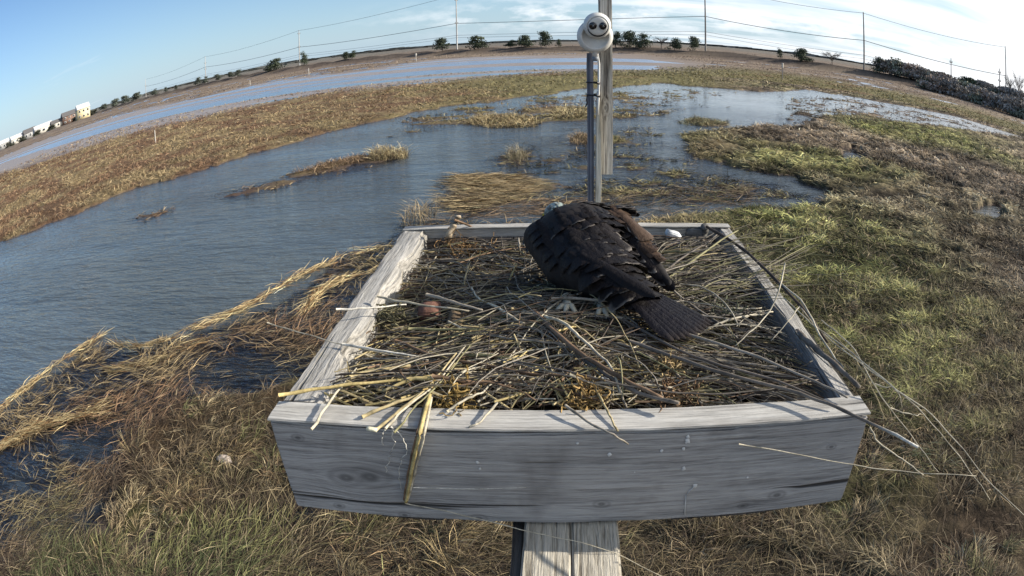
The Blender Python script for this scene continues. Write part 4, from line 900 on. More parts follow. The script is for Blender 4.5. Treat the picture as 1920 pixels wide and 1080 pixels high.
SC = {'grey': (.30, .265, .215), 'dgrey': (.17, .145, .12), 'brown': (.20, .13, .08), 'straw': (.43, .35, .19), 'gold': (.52, .41, .18), 'pale': (.50, .45, .34), 'dark': (.07, .052, .04), 'olive': (.27, .25, .13), 'white': (.66, .63, .55)}
NS = 'dead stems and sticks of the nest'
def stick(name, pts, r, colr, label, cat='stick', group=NS, tip=None, sides=7, wob=.0025, knots=True, taper=.55, parent=None):
    P_ = [Vector(p) for p in pts]; out = []
    # Catmull-Rom through the points
    Q = [P_[0]*2-P_[1]]+P_+[P_[-1]*2-P_[-2]]
    for a in range(1, len(Q)-2):
        for k in range(6 if len(P_) > 2 else 9):
            t = k/(6 if len(P_) > 2 else 9); p0, p1, p2, p3 = Q[a-1:a+3]
            out.append(.5*((2*p1)+(p2-p0)*t+(2*p0-5*p1+4*p2-p3)*t*t+(3*p1-p0-3*p2+p3)*t**3))
    out.append(P_[-1]); n = len(out); sd_ = rnd.random()*99
    out = [p+Vector(mnoise.noise_vector(Vector((i*.45, sd_, 0))))*wob for i, p in enumerate(out)]
    rad = [r*(1-(1-taper)*i/(n-1))*(1+(.22 if knots and (i % 5 == 2) else 0)+.10*mnoise.noise(Vector((i*.9, sd_, 3)))) for i in range(n)]
    base = Vector(SC[colr]) if isinstance(colr, str) else Vector(colr); cols = []
    for i in range(n):
        c = base*(1+.45*mnoise.noise(Vector((i*.35, sd_, 7))))
        if knots and i % 5 == 2: c = c*.62
        if tip and i >= n-4: c = c.lerp(Vector(SC[tip]), min(1, (i-(n-5))/3))
        cols.append((max(.01, c.x), max(.01, c.y), max(.008, c.z)))
    V, F, Cc = [], [], []; W_ = [wpt(p) for p in out]; tube(V, F, W_, rad, sides, Cc, cols)
    o0 = W_[0]; me = bpy.data.meshes.new(name); fs = [tuple(dict.fromkeys(f)) for f in F]; me.from_pydata([tuple(v-o0) for v in V], [], fs)
    me.polygons.foreach_set('use_smooth', np.ones(len(fs), bool)); a = me.color_attributes.new('Col', 'FLOAT_COLOR', 'POINT')
    c4 = np.ones((len(V), 4), np.float32); c4[:, :3] = np.array(Cc); a.data.foreach_set('color', c4.ravel())
    ob = link(name, me, m_stick, None, o0); return tag(ob, label, cat, group)
S = stick
# --- stems that stand out in the photograph
S('dry_reed', [bp(522, 741, z=.035), bp(640, 722, z=.03), bp(740, 713, z=.022), bp(812, 703, z=.02)], .0038, 'gold', 'long bright yellow reed reaching out over the left rail')
S('dry_reed', [bp(812, 709, z=.028), bp(770, 712, z=.025), bp(718, 734, z=.012)], .0048, 'gold', 'short thick yellow reed below the long bright yellow one', tip='straw')
S('dry_reed', [bp(810, 706, z=.03), bp(860, 714, z=.022), bp(914, 720, z=.012)], .0055, 'brown', 'short thick brown stub running right from the yellow reeds')
S('dry_reed', [bp(655, 708, z=.02), bp(700, 695, z=.014), bp(770, 686, z=.008)], .0050, 'straw', 'blunt straw stem parallel to and above the long yellow reed')
S('reed_bundle', [bp(812, 722, z=.02), bp(800, 760, z=.018), bp(787, 812, z=.010), bp(776, 860, y=-.012), bp(768, 905, y=-.010), bp(761, 942, y=-.009)], .0038, 'gold', 'thick yellow reed hanging down over the front board', taper=.9, wob=.001)
S('reed_bundle', [bp(816, 722, z=.016), bp(806, 760, z=.014), bp(796, 813, z=.008), bp(783, 862, y=-.009), bp(773, 905, y=-.008), bp(765, 938, y=-.008)], .0026, 'pale', 'pale thin reed hanging beside the thick yellow one', taper=.9, wob=.001)
S('reed_bundle', [bp(808, 720, z=.018), bp(795, 762, z=.016), bp(782, 812, z=.010), bp(770, 862, y=-.010), bp(762, 905, y=-.010), bp(757, 938, y=-.009)], .0020, 'brown', 'brown edge reed hanging on the left of the thick yellow one', taper=.9, wob=.001)
S('dry_reed', [bp(583, 806, z=.012), bp(612, 762, z=.022), bp(640, 725, z=.02), bp(668, 690, z=.0)], .0030, 'pale', 'pale reed poking over the front rail near its left corner')
S('dry_reed', [bp(680, 781, z=.014), bp(735, 757, z=.02), bp(800, 730, z=.02), bp(852, 680, z=.02)], .0036, 'straw', 'straw reed ending on the front rail left of the hanging reed')
S('dry_reed', [bp(703, 808, z=.012), bp(748, 770, z=.02), bp(800, 728, z=.022), bp(856, 662, z=.02)], .0030, 'straw', 'slim straw reed crossing the front rail, second left of the hanging reed')
S('dry_reed', [bp(722, 805, z=.011), bp(760, 765, z=.018), bp(815, 722, z=.024), bp(872, 648, z=.02)], .0026, 'pale', 'pale reed crossing the front rail next left of the hanging reed')
S('dry_reed', [bp(740, 812, z=.010), bp(775, 765, z=.018), bp(822, 722, z=.026), bp(884, 645, z=.022)], .0020, 'olive', 'thin olive reed hugging the hanging reed bundle')
S('dry_reed', [bp(630, 581, z=.04), bp(690, 577, z=.03), bp(762, 570, z=.01)], .0028, 'white', 'whitish straight reed reaching left over the left rail')
S('dry_reed', [bp(708, 556, z=.02), bp(780, 570, z=.02), bp(880, 583, z=.01)], .0034, 'pale', 'pale stem starting at the left rail and pointing to the mound')
S('stick', [bp(800, 552, z=.03), bp(850, 566, z=.03), bp(905, 582, z=.02)], .0048, 'grey', 'thick grey stick with a pale cut end on the mound', knots=False)
S('stick', [bp(766, 617, z=.012), bp(840, 618, z=.016), bp(918, 617, z=.012)], .0036, 'olive', 'straight olive stick lying level left of the mound')
S('dry_reed', [bp(500, 606, z=.03), bp(570, 625, z=.02), bp(640, 646, z=.012), bp(780, 672, z=.0)], .0016, 'pale', 'hair thin reed sticking far out to the left above the rail')
S('dry_reed', [bp(642, 645, z=.014), bp(700, 655, z=.014), bp(785, 668, z=.006)], .0032, 'white', 'whitish stem starting at the rotted notch of the left rail')
S('driftwood_stick', [bp(834, 466, z=-.09), bp(840, 445, y=1.14), bp(850, 424, y=1.15), bp(859, 404, y=1.16)], .0125, (.42, .34, .24), 'stout pale driftwood stick standing at the back left', taper=.8, wob=.004)
S('twig', [bp(852, 412, y=1.13), bp(910, 436, z=-.03), bp(960, 462, z=-.05), bp(1000, 480, z=-.05)], .0036, 'brown', 'brown twig running down right from the standing driftwood stick')
S('twig', [bp(975, 480, z=-.05), bp(974, 462, z=.0), bp(972, 447, z=.02)], .0048, 'grey', 'short upright grey stub near the back board', knots=False)
S('dry_reed', [bp(955, 528, z=-.02), bp(963, 508, z=.0), bp(968, 494, z=.01)], .0030, 'gold', 'short orange straw stub leaning upright behind the mound')
S('dry_reed', [bp(870, 534, z=-.03), bp(876, 510, z=-.01), bp(881, 492, z=.0)], .0026, 'straw', 'short yellow stub left of the orange straw stub')
S('stick', [bp(1000, 582, z=.03), bp(1070, 648, z=.04), bp(1160, 706, z=.04), bp(1243, 746, z=.03)], .0050, 'brown', 'long dark brown stick slanting below the bird to lower right', taper=.8)
S('stick', [bp(1010, 600, z=.02), bp(1090, 668, z=.03), bp(1180, 728, z=.03), bp(1272, 756, z=.03)], .0048, 'dgrey', 'long grey brown stick just under the dark brown one', taper=.7)
S('dry_reed', [bp(1180, 640, z=.03), bp(1330, 692, z=.04), bp(1500, 738, z=.03), bp(1600, 778, z=.03), bp(1722, 838, z=.02)], .0040, 'dgrey', 'very long stalk with a bright tip passing over the front right corner', tip='white', taper=.7)
S('dry_reed', [bp(1240, 612, z=.03), bp(1400, 662, z=.03), bp(1530, 716, z=.022), bp(1590, 745, z=.02)], .0036, 'grey', 'grey stalk running parallel above the very long stalk')
S('dry_reed', [bp(1150, 590, z=.02), bp(1300, 668, z=.03), bp(1450, 712, z=.03), bp(1570, 762, z=.016)], .0034, 'dgrey', 'dark stalk between the two long parallel stalks')
S('branch', [bp(1325, 425, z=.02), bp(1384, 460, z=.03), bp(1448, 518, z=.035), bp(1510, 584, z=.03), bp(1550, 640, z=.03)], .0050, 'dark', 'dark branch lying along the back half of the right rail', taper=.7)
S('branch', [bp(1495, 622, z=.018), bp(1525, 650, z=.03), bp(1570, 686, z=.03), bp(1612, 726, z=.015)], .0075, 'dgrey', 'thick dark bent branch lying on the front half of the right rail', taper=.6)
S('dry_reed', [bp(1472, 494, z=.12), bp(1462, 540, z=.09), bp(1446, 578, z=.05), bp(1412, 618, z=.03), bp(1378, 648, z=.01)], .0022, 'pale', 'thin pale stem rising highest beside the right rail')
S('dry_reed', [bp(1450, 572, z=.05), bp(1480, 606, z=.03), bp(1520, 655, z=.02), bp(1560, 690, z=.03)], .0020, 'grey', 'thin grey stem forking down right from the highest pale stem')
S('dry_reed', [bp(1500, 574, z=.05), bp(1480, 600, z=.04), bp(1445, 640, z=.01)], .0018, 'pale', 'short pale stem crossing the forking one at the right rail')
S('dry_reed', [bp(1275, 532, z=.01), bp(1320, 540, z=.03), bp(1360, 570, z=.03), bp(1386, 612, z=.01)], .0024, 'pale', 'pale arched stem in the right half of the nest')
S('dry_reed', [bp(1255, 520, z=.0), bp(1350, 452, z=.03), bp(1384, 432, z=.03)], .0036, 'olive', 'straight olive stem pointing to the back right corner')
S('dry_reed', [bp(1330, 560, z=-.01), bp(1440, 500, z=.03), bp(1510, 462, z=.04)], .0018, 'olive', 'thin olive stem pointing past the right rail to the meadow')
S('dry_reed', [bp(1100, 695, z=.02), bp(1120, 735, z=.02), bp(1140, 772, z=.015), bp(1158, 808, z=.01)], .0030, 'straw', 'straw stem hooking down onto the front rail at its middle')
S('dry_reed', [bp(1060, 760, z=.022), bp(1110, 796, z=.016), bp(1150, 815, z=.012), bp(1178, 833, y=-.014)], .0026, 'grey', 'grey stem crossing the middle of the front rail at a slant')
S('dry_reed', [bp(932, 755, z=.02), bp(902, 790, z=.014), bp(880, 800, z=.01)], .0024, 'pale', 'short pale stem with its end on the front rail')
S('twig', [bp(838, 772, z=.015), bp(880, 745, z=.022), bp(905, 735, z=.02), bp(934, 707, z=.02)], .0026, 'pale', 'forked looking pale twig in front of the mound')
S('root', [bp(733, 800, z=.009), bp(738, 830, y=-.007), bp(728, 862, y=-.006), bp(724, 888, y=-.005)], .0011, 'white', 'fine white root hanging at the left of the front board', wob=.006)
S('root', [bp(733, 800, z=.009), bp(755, 822, y=-.007), bp(764, 845, y=-.006), bp(752, 862, y=-.005), bp(750, 890, y=-.005), bp(752, 920, y=-.004)], .0011, 'white', 'longer fine white root beside the hanging yellow reed', wob=.005)
S('root', [bp(722, 808, z=.009), bp(716, 822, y=-.007), bp(718, 838, y=-.006)], .0011, 'white', 'shortest fine white root at the left of the front board', wob=.004)
S('root', [bp(775, 914, y=-.006), bp(880, 917, y=-.0065), bp(986, 914, y=-.006)], .0010, 'white', 'straight white fibre lying level across the front board', wob=.0005)
S('root', [bp(1385, 832, y=-.02), bp(1480, 848, y=-.03), bp(1600, 872, y=-.05), bp(1700, 884, y=-.07), bp(1830, 892, y=-.10)], .0014, 'pale', 'long thin fibre floating level past the right end of the front board', wob=.002)
for i, (pp, r, lb) in enumerate([
    ([(1470, 560, .03), (1530, 612, .04), (1600, 664, .05), (1680, 730, .03), (1760, 790, -.03), (1850, 900, -.16), (1940, 985, -.28)], .0017, 'outermost long thin strand hanging far out to lower right'),
    ([(1500, 575, .03), (1560, 640, .04), (1640, 700, .03), (1720, 765, -.01), (1800, 858, -.12), (1858, 936, -.24)], .0015, 'second long thin strand hanging beside the outermost one'),
    ([(1540, 600, .03), (1600, 655, .04), (1650, 740, .0), (1710, 820, -.08), (1760, 885, -.15)], .0015, 'middle length thin strand drooping right of the front corner'),
    ([(1560, 625, .03), (1600, 668, .03), (1630, 722, .01), (1662, 790, -.04)], .0018, 'short strand drooping close to the right rail'),
    ([(1630, 800, .0), (1650, 830, -.03), (1690, 860, -.07), (1732, 890, -.11)], .0018, 'crooked strand hanging below the front right corner'),
    ([(1450, 520, .03), (1500, 562, .05), (1545, 640, .045), (1580, 690, .03)], .0030, 'pale thick strand lying along the outside of the right rail'),
    ([(1640, 722, .02), (1680, 730, .02), (1692, 762, -.02)], .0013, 'small curled strand end right of the right rail'),
    ([(1670, 765, .0), (1710, 778, -.02), (1728, 776, -.03)], .0013, 'tiny level strand end between the hanging strands')]):
    S('hanging_strand', [bp(a, b, z=c) for a, b, c in pp], r, 'pale' if i != 3 else 'straw', lb, cat='strand', group='loose strands hanging over the right side', wob=.004)
S('hanging_strand', [bp(760, 944, y=-.008), bp(850, 962, y=-.02), bp(1000, 998, y=-.05), bp(1130, 1030, y=-.08), bp(1250, 1085, y=-.12)], .0013, 'pale', 'long curved strand sagging under the front board across the camera arm', cat='strand', group='loose strands hanging over the right side', wob=.002)
# rounded log end, wood blocks and scraps
S('log_piece', [bp(1300, 462, z=-.07), bp(1318, 438, z=-.02), bp(1322, 424, z=.012)], .020, (.13, .125, .115), 'dark rounded log end leaning in the back right corner', cat='log', taper=.7, sides=10, wob=.002, knots=False)
def block(name, c, size, rot, colr, label, cat='wood scrap'):
    bm = bmesh.new(); bmesh.ops.create_cube(bm, size=1)
    for v in bm.verts: v.co = Vector((v.co.x*size[0], v.co.y*size[1], v.co.z*size[2]))
    bmesh.ops.bevel(bm, geom=bm.edges[:], offset=min(size)*.12, segments=2, affect='EDGES'); bmesh.ops.subdivide_edges(bm, edges=bm.edges[:], cuts=2, use_grid_fill=True)
    for v in bm.verts: v.co += mnoise.noise_vector(v.co*40+Vector((size[0]*99, 0, 0)))*min(size)*.14
    o = link(name, bmesh_to(name, bm, True), plain(name+' surface', colr, .85, .35, 40, bmp=.6)); o.location = wpt(c); o.rotation_euler = rot; return tag(o, label, cat, 'scraps among the sticks')
block('wood_block', bp(740, 530, z=-.045)+Vector((0, 0, 0)), (.05, .09, .03), (.3, .2, .3), (.30, .26, .19), 'worn tan wood block beside the left rail')
block('wood_block', bp(806, 584, z=-.02), (.055, .05, .03), (.35, 0, .1), (.17, .085, .06), 'reddish brown wood block left of the mound')
block('wood_block', bp(856, 604, z=-.015), (.042, .055, .026), (.3, .05, -.1), (.16, .115, .07), 'dull brown wood block beside the reddish one')
block('plastic_scrap', bp(1262, 440, z=-.015), (.052, .03, .022), (.2, .3, .2), (.62, .64, .64), 'white crumpled scrap against the back board', 'scrap')
block('plastic_scrap', bp(1270, 456, z=-.035), (.045, .02, .014), (.1, -.2, -.3), (.58, .50, .46), 'flat pinkish scrap just below the white one', 'scrap')
block('plastic_scrap', bp(1133, 712, z=.012), (.018, .012, .007), (.2, .1, .4), (.75, .75, .72), 'small white chip among sticks below the bird', 'scrap')
block('plastic_scrap', bp(697, 805, z=.014), (.020, .008, .006), (0, .2, .1), (.72, .68, .50), 'small cream chip on the front rail', 'scrap')
block('plastic_scrap', bp(1205, 640, z=-.0), (.022, .010, .006), (0, .2, .3), (.70, .72, .72), 'small white chip under the tail', 'scrap')
block('grey_rag', bp(775, 470, z=-.03), (.06, .05, .03), (.4, .3, .8), (.33, .34, .34), 'crumpled grey rag in the back left corner', 'rag')
block('dark_board_end', bp(1306, 444, z=-.03), (.075, .02, .06), (.1, 0, .05), (.13, .13, .125), 'dark board end standing by the white scrap', 'wood scrap')
# wiry tangles of root
def tangle(px, z, size, n, colr, label):
    c = bp(*px, z=z); V, F, Cc = [], [], []; r = random.Random(px[0])
    for i in range(n):
        p = Vector((r.gauss(0, size*.5), r.gauss(0, size*.45), r.gauss(0, size*.22))); pts = [p.copy()]; d = Vector((r.gauss(0, 1), r.gauss(0, 1), r.gauss(0, .6))).normalized()
        for k in range(7):
            d = (d+Vector((r.gauss(0, 1), r.gauss(0, 1), r.gauss(0, .7)))*.75).normalized(); p = p+d*size*.17; pts.append(p.copy())
        k = r.uniform(.4, 1.5); tube(V, F, pts, r.uniform(.0009, .0019), 4, Cc, tuple(q*k for q in colr))
    me = bpy.data.meshes.new('root_tangle'); me.from_pydata([tuple(v) for v in V], [], [tuple(dict.fromkeys(f)) for f in F]); a = me.color_attributes.new('Col', 'FLOAT_COLOR', 'POINT')
    c4 = np.ones((len(V), 4), np.float32); c4[:, :3] = np.array(Cc); a.data.foreach_set('color', c4.ravel())
    o = link('root_tangle', me, m_stick); o.location = wpt(c); tag(o, label, 'root tangle', 'wiry root tangles in the nest')
tangle((872, 482), -.06, .075, 260, (.20, .12, .05), 'rusty tangle of roots behind the mound at the back left')
tangle((1250, 690), .01, .030, 90, (.34, .25, .12), 'tan tuft of roots right of the tail')
tangle((1265, 735), .0, .040, 110, (.20, .12, .06), 'brown tangle of roots below the tan tuft')
tangle((850, 745), .005, .040, 130, (.24, .16, .05), 'golden tangle of roots between the yellow reeds and the front rail')
tangle((1095, 745), .008, .034, 120, (.34, .22, .08), 'golden curls of root by the middle of the front rail')
tangle((1020, 560), -.02, .035, 70, (.42, .37, .22), 'pale tuft of roots at the breast of the bird')
tangle((725, 600), -.04, .06, 120, (.12, .11, .06), 'olive tangle of roots inside the left rail')
tangle((1360, 600), -.02, .045, 90, (.11, .12, .07), 'green grey tuft of moss in the right half')
tangle((660, 640), -.05, .05, 110, (.13, .08, .04), 'brown tangle of roots under the rotted notch')
tangle((1430, 700), -.02, .05, 90, (.07, .06, .045), 'dark tangle of roots near the front right corner')

# --- the countless rest: 250 further stems one by one, and the finest litter as one mass
def rand_stem(r, longer=1.0):
    for _ in range(40):
        cx, cy = r.uniform(XL+.02, XR-.02), r.uniform(YN+.01, YF-.02)
        fan = math.atan2(cy-.42, cx+.02)
        if r.random() < .30: a = fan+r.gauss(0, .35)
        elif cx > .15: a = r.gauss(.10, .5) if cy > .6 else r.gauss(-.38, .45)
        else: a = r.gauss(-.18, .55)
        l = r.uniform(.14, .55)*longer
        ends = []
        for s in (-1, 1):
            ex, ey = cx+s*math.cos(a)*l/2, cy+s*math.sin(a)*l/2
            for _k in range(30):
                if XL+.012 < ex < XR-.008 and YN+.012 < ey < YF-.015: break
                ex += (cx-ex)*.1; ey += (cy-ey)*.1
            ends.append((ex, ey))
        (x1, y1), (x2, y2) = ends; L_ = math.hypot(x2-x1, y2-y1)
        if L_ > .07: break
    lay = r.random()**1.4*.038; bow = r.gauss(0, .03)*L_/.4; t1, t2 = r.gauss(0, .010), r.gauss(0, .010); pts = []
    for k in range(6):
        t = k/5; x = x1+(x2-x1)*t-math.sin(a)*bow*4*t*(1-t); y = y1+(y2-y1)*t+math.cos(a)*bow*4*t*(1-t)
        x = min(max(x, XL+.006), XR-.006); y = min(max(y, YN+.006), YF-.008)
        pts.append(Vector((x, y, surf(x, y)+.004+lay+t1*(1-t)+t2*t+.012*math.sin(math.pi*t)*(lay > .02))))
    return pts
r_ = random.Random(42)
pal = ['grey']*10+['dgrey']*6+['brown']*4+['dark']*2+['straw']*5+['pale']*5+['olive']*3
for i in range(236):
    pts = rand_stem(r_, 1.15); c = r_.choice(pal); mx = sum((p.x for p in pts))/6; my = sum((p.y for p in pts))/6
    if mx > .1 and c in ('straw',): c = 'grey'
    if mx > .2 and c == 'pale' and r_.random() < .5: c = 'dgrey'
    part_ = ('back' if my > .78 else 'front' if my < .38 else 'middle'); side_ = 'left' if mx < -.18 else 'right' if mx > .22 else 'centre'
    cn = {'grey': 'grey', 'dgrey': 'dark grey', 'brown': 'brown', 'dark': 'blackish', 'straw': 'straw yellow', 'pale': 'pale', 'olive': 'olive'}[c]
    rr_ = r_.uniform(.0016, .0042)
    S('dry_stalk', pts, rr_, c, '%s %s stem in the tangle at the %s of the nest' % ('slim' if rr_ < .0027 else 'stouter', cn, {('back', 'left'): 'back left', ('back', 'right'): 'back right', ('front', 'left'): 'front left', ('front', 'right'): 'front right', ('middle', 'left'): 'left side', ('middle', 'right'): 'right side', ('middle', 'centre'): 'middle', ('back', 'centre'): 'back', ('front', 'centre'): 'front'}[(part_, side_)]), sides=5)
V, F, Cc = [], [], []
for i in range(3300):
    pts = rand_stem(r_, .55 if i % 3 else .9); c = Vector(SC[r_.choice(pal+['dark']*3+['dgrey']*3)])*r_.uniform(.30, .95); rr_ = r_.uniform(.0007, .0018)
    if i % 4 == 0: pts = [p-Vector((0, 0, .006)) for p in pts]
    tube(V, F, [wpt(p) for p in pts], [rr_]*3+[rr_*.8]*2+[rr_*.4], 4, Cc, tuple(c))
me = bpy.data.meshes.new('nest_twigs'); me.from_pydata([tuple(v) for v in V], [], [tuple(dict.fromkeys(f)) for f in F]); a = me.color_attributes.new('Col', 'FLOAT_COLOR', 'POINT')
c4 = np.ones((len(V), 4), np.float32); c4[:, :3] = np.array(Cc); a.data.foreach_set('color', c4.ravel())
tag(link('nest_twigs', me, m_stick), 'countless thin twigs and grass stems matted in the nest', kind='stuff')
V, F, Cc = [], [], []
for i in range(420):                                       # short golden straw bits, thickest at the front and the left
    if i < 300: cx, cy = r_.uniform(XL+.03, .25), YN+.02+r_.random()**1.6*.33
    else: cx, cy = XL+.03+r_.random()**1.5*.4, r_.uniform(.3, .95)
    a = r_.gauss(.35, .7); l = r_.uniform(.04, .16); z = surf(cx, cy)+r_.uniform(.012, .040); dz = r_.gauss(0, .012)
    e = [Vector((min(max(cx+s*math.cos(a)*l/2, XL+.006), XR-.01), min(max(cy+s*math.sin(a)*l/2, YN+.006), YF), z+s*dz)) for s in (-1, 1)]
    tube(V, F, [wpt(e[0]), wpt((e[0]+e[1])/2+Vector((0, r_.gauss(0, .004), .004))), wpt(e[1])], [r_.uniform(.0009, .0026)]*2+[.0008], 5, Cc, tuple(Vector(SC[r_.choice(['straw', 'straw', 'gold', 'pale', 'brown'])])*r_.uniform(.55, 1.1)))
me = bpy.data.meshes.new('straw_bits'); me.from_pydata([tuple(v) for v in V], [], [tuple(dict.fromkeys(f)) for f in F]); a = me.color_attributes.new('Col', 'FLOAT_COLOR', 'POINT')
c4 = np.ones((len(V), 4), np.float32); c4[:, :3] = np.array(Cc); a.data.foreach_set('color', c4.ravel())
tag(link('straw_litter', me, m_stick), 'short golden straw litter along the front and left of the nest', kind='stuff')
# fine stems that spray over the right and back rails
V, F, Cc = [], [], []
for i in range(70):
    x = r_.uniform(.25, .5); y = r_.uniform(.55, 1.0); a = r_.gauss(.12, .28); l = r_.uniform(.12, .38); p0 = Vector((x-.1*math.cos(a), y-.1*math.sin(a), surf(x, y)+.03)); p1 = Vector((x+l*.5, y+l*.5*math.sin(a), .02)); p2 = Vector((x+l, y+l*math.sin(a), .02+r_.uniform(-.02, .03)))
    tube(V, F, [wpt(p0), wpt(p1), wpt(p2)], [.0013, .001, .0006], 4, Cc, tuple(Vector(SC[r_.choice(['olive', 'grey', 'dgrey'])])*r_.uniform(.6, 1.1)))
me = bpy.data.meshes.new('spray_stems'); me.from_pydata([tuple(v) for v in V], [], [tuple(dict.fromkeys(f)) for f in F]); a = me.color_attributes.new('Col', 'FLOAT_COLOR', 'POINT')
c4 = np.ones((len(V), 4), np.float32); c4[:, :3] = np.array(Cc); a.data.foreach_set('color', c4.ravel())
tag(link('spray_grass', me, m_stick), 'fine grass stems spraying over the right rail', kind='stuff')
# pale lump of driftwood lying in the grass to the lower left
g0 = atz(420, 862, .10); bm = bmesh.new(); bmesh.ops.create_icosphere(bm, subdivisions=4, radius=.075)
for v in bm.verts: v.co = Vector((v.co.x*1.35, v.co.y*.8, v.co.z*.7))*(1+.35*mnoise.noise(v.co*14)); v.co += mnoise.noise_vector(v.co*30)*.012
o = link('driftwood_lump', bmesh_to('driftwood_lump', bm, True), plain('pale weathered lump', (.34, .29, .25), .9, .35, 20, bmp=.8), None, g0); tag(o, 'pale knobbly driftwood lump lying in the grass left of the front board', 'driftwood')
# ------------------------------------------------------------------ the osprey, seen from behind, head bowed into the nest
osp = empty('osprey', wpt((.045, .49, -.02))); tag(osp, 'dark brown osprey standing in the nest with its head bowed away', 'bird')
O = Vector(osp.location)
def W(x, y, z): return Vector((x, y, CZ+z))-O              # camera-centred world point -> bird coordinates
def blob(bm, c, r, rot=None, seg=20):
    m = Matrix.Translation(c) @ (rot or Matrix.Identity(4)) @ Matrix.Diagonal((r[0], r[1], r[2], 1))
    bmesh.ops.create_icosphere(bm, subdivisions=4, radius=1, matrix=m)
def capsule(bm, a, b, ra, rb, n=7):
    for k in range(n+1):
        t = k/n; r = ra+(rb-ra)*t; bmesh.ops.create_icosphere(bm, subdivisions=3, radius=r, matrix=Matrix.Translation(a.lerp(b, t)))
bm = bmesh.new()
def aim_rot(d, up=Vector((0, 0, 1))):
    d = d.normalized(); x = d.cross(up).normalized(); u = x.cross(d); return Matrix([x, d, u]).transposed().to_4x4()
head = W(.016, 1.79, -.507); shoulder = W(.065, 1.67, -.520); mid = W(.085, 1.56, -.545); rump = W(.15, 1.42, -.575); tailb = W(.20, 1.36, -.595); tip = W(.300, 1.225, -.622)
axis = (shoulder-rump)
blob(bm, W(.076, 1.64, -.540), (.128, .118, .096), aim_rot(axis))
blob(bm, mid+Vector((.004, 0, -.010)), (.112, .130, .080), aim_rot(axis))
blob(bm, W(.105, 1.49, -.558), (.095, .115, .066), aim_rot(axis))
blob(bm, rump, (.070, .085, .045), aim_rot(tip-rump))
blob(bm, W(.05, 1.60, -.575), (.085, .12, .06), aim_rot(axis))         # belly
capsule(bm, W(.055, 1.69, -.535), head+Vector((.006, -.01, -.012)), .058, .034)
blob(bm, head, (.036, .044, .034), aim_rot(W(-.02, 1.86, -.54)-head))
# folded wings: a near one over the back left, a far one drooping at the right
capsule(bm, W(-.028, 1.63, -.53), W(.02, 1.50, -.575), .048, .038, 6); capsule(bm, W(.02, 1.50, -.575), W(.16, 1.37, -.598), .038, .018, 8)
capsule(bm, W(.165, 1.69, -.505), W(.230, 1.56, -.55), .044, .032, 6); capsule(bm, W(.230, 1.56, -.55), W(.285, 1.43, -.585), .034, .013, 8)
# tail, flat
for k in range(9):
    t = k/8; c = rump.lerp(tip, .25+.55*t); blob_r = (.030+.012*t, .030, .009); m = Matrix.Translation(c) @ aim_rot(tip-rump) @ Matrix.Diagonal((*blob_r, 1)); bmesh.ops.create_icosphere(bm, subdivisions=3, radius=1, matrix=m)
# thighs
capsule(bm, W(.045, 1.52, -.59), W(.040, 1.44, -.655), .036, .016, 5); capsule(bm, W(.115, 1.50, -.59), W(.112, 1.44, -.655), .036, .016, 5)
me = bmesh_to('body', bm)
tmp = bpy.data.objects.new('tmp', me); COL.objects.link(tmp)
md = tmp.modifiers.new('r', 'REMESH'); md.mode = 'VOXEL'; md.voxel_size = .0045; md.use_smooth_shade = True
ms = tmp.modifiers.new('s', 'SMOOTH'); ms.factor = .6; ms.iterations = 9
dg = bpy.context.evaluated_depsgraph_get(); ev = tmp.evaluated_get(dg); bme = bpy.data.meshes.new_from_object(ev); bpy.data.objects.remove(tmp)
for p in bme.polygons: p.use_smooth = True
bme.name = 'body'
m_body, t, b = mat('dark brown plumage'); co = objco(t); c = ramp(t, noise_tex(t, co, 26, 5, .7), [(.35, (.010, .0085, .0085)), (.7, (.024, .019, .017))])
t.links.new(c, b.inputs['Base Color']); b.inputs['Roughness'].default_value = .75; b.inputs['Specular IOR Level'].default_value = .25; bump(t, b, noise_tex(t, mapping(t, co, (30, 90, 90), (0, 0, .9)), 1.5, 4), .5, .004)
# white crown and cheek as part of the body's own colouring
sp = t.nodes.new('ShaderNodeVectorMath'); sp.operation = 'DISTANCE'; t.links.new(co, sp.inputs[0]); hc = head+Vector((-.012, -.020, .020)); sp.inputs[1].default_value = tuple(hc)
mk = tmath(t, 'MULTIPLY', tmath(t, 'SUBTRACT', tmath(t, 'ADD', .022, tmath(t, 'MULTIPLY', noise_tex(t, co, 75, 4, .7), .030)), sp.outputs['Value']), 130, clamp=True)
t.links.new(mixc(t, mk, c, (.30, .36, .34)), b.inputs['Base Color'])
body = link('body', bme, m_body, osp)
bvh = BVHTree.FromPolygons([v.co for v in bme.vertices], [tuple(p.vertices) for p in bme.polygons])
m_feath, t, b = mat('contour feathers'); t.links.new(colattr(t), b.inputs['Base Color']); b.inputs['Roughness'].default_value = .5; b.inputs['Specular IOR Level'].default_value = .12
bump(t, b, noise_tex(t, objco(t), 55, 5, .7), .9, .006)
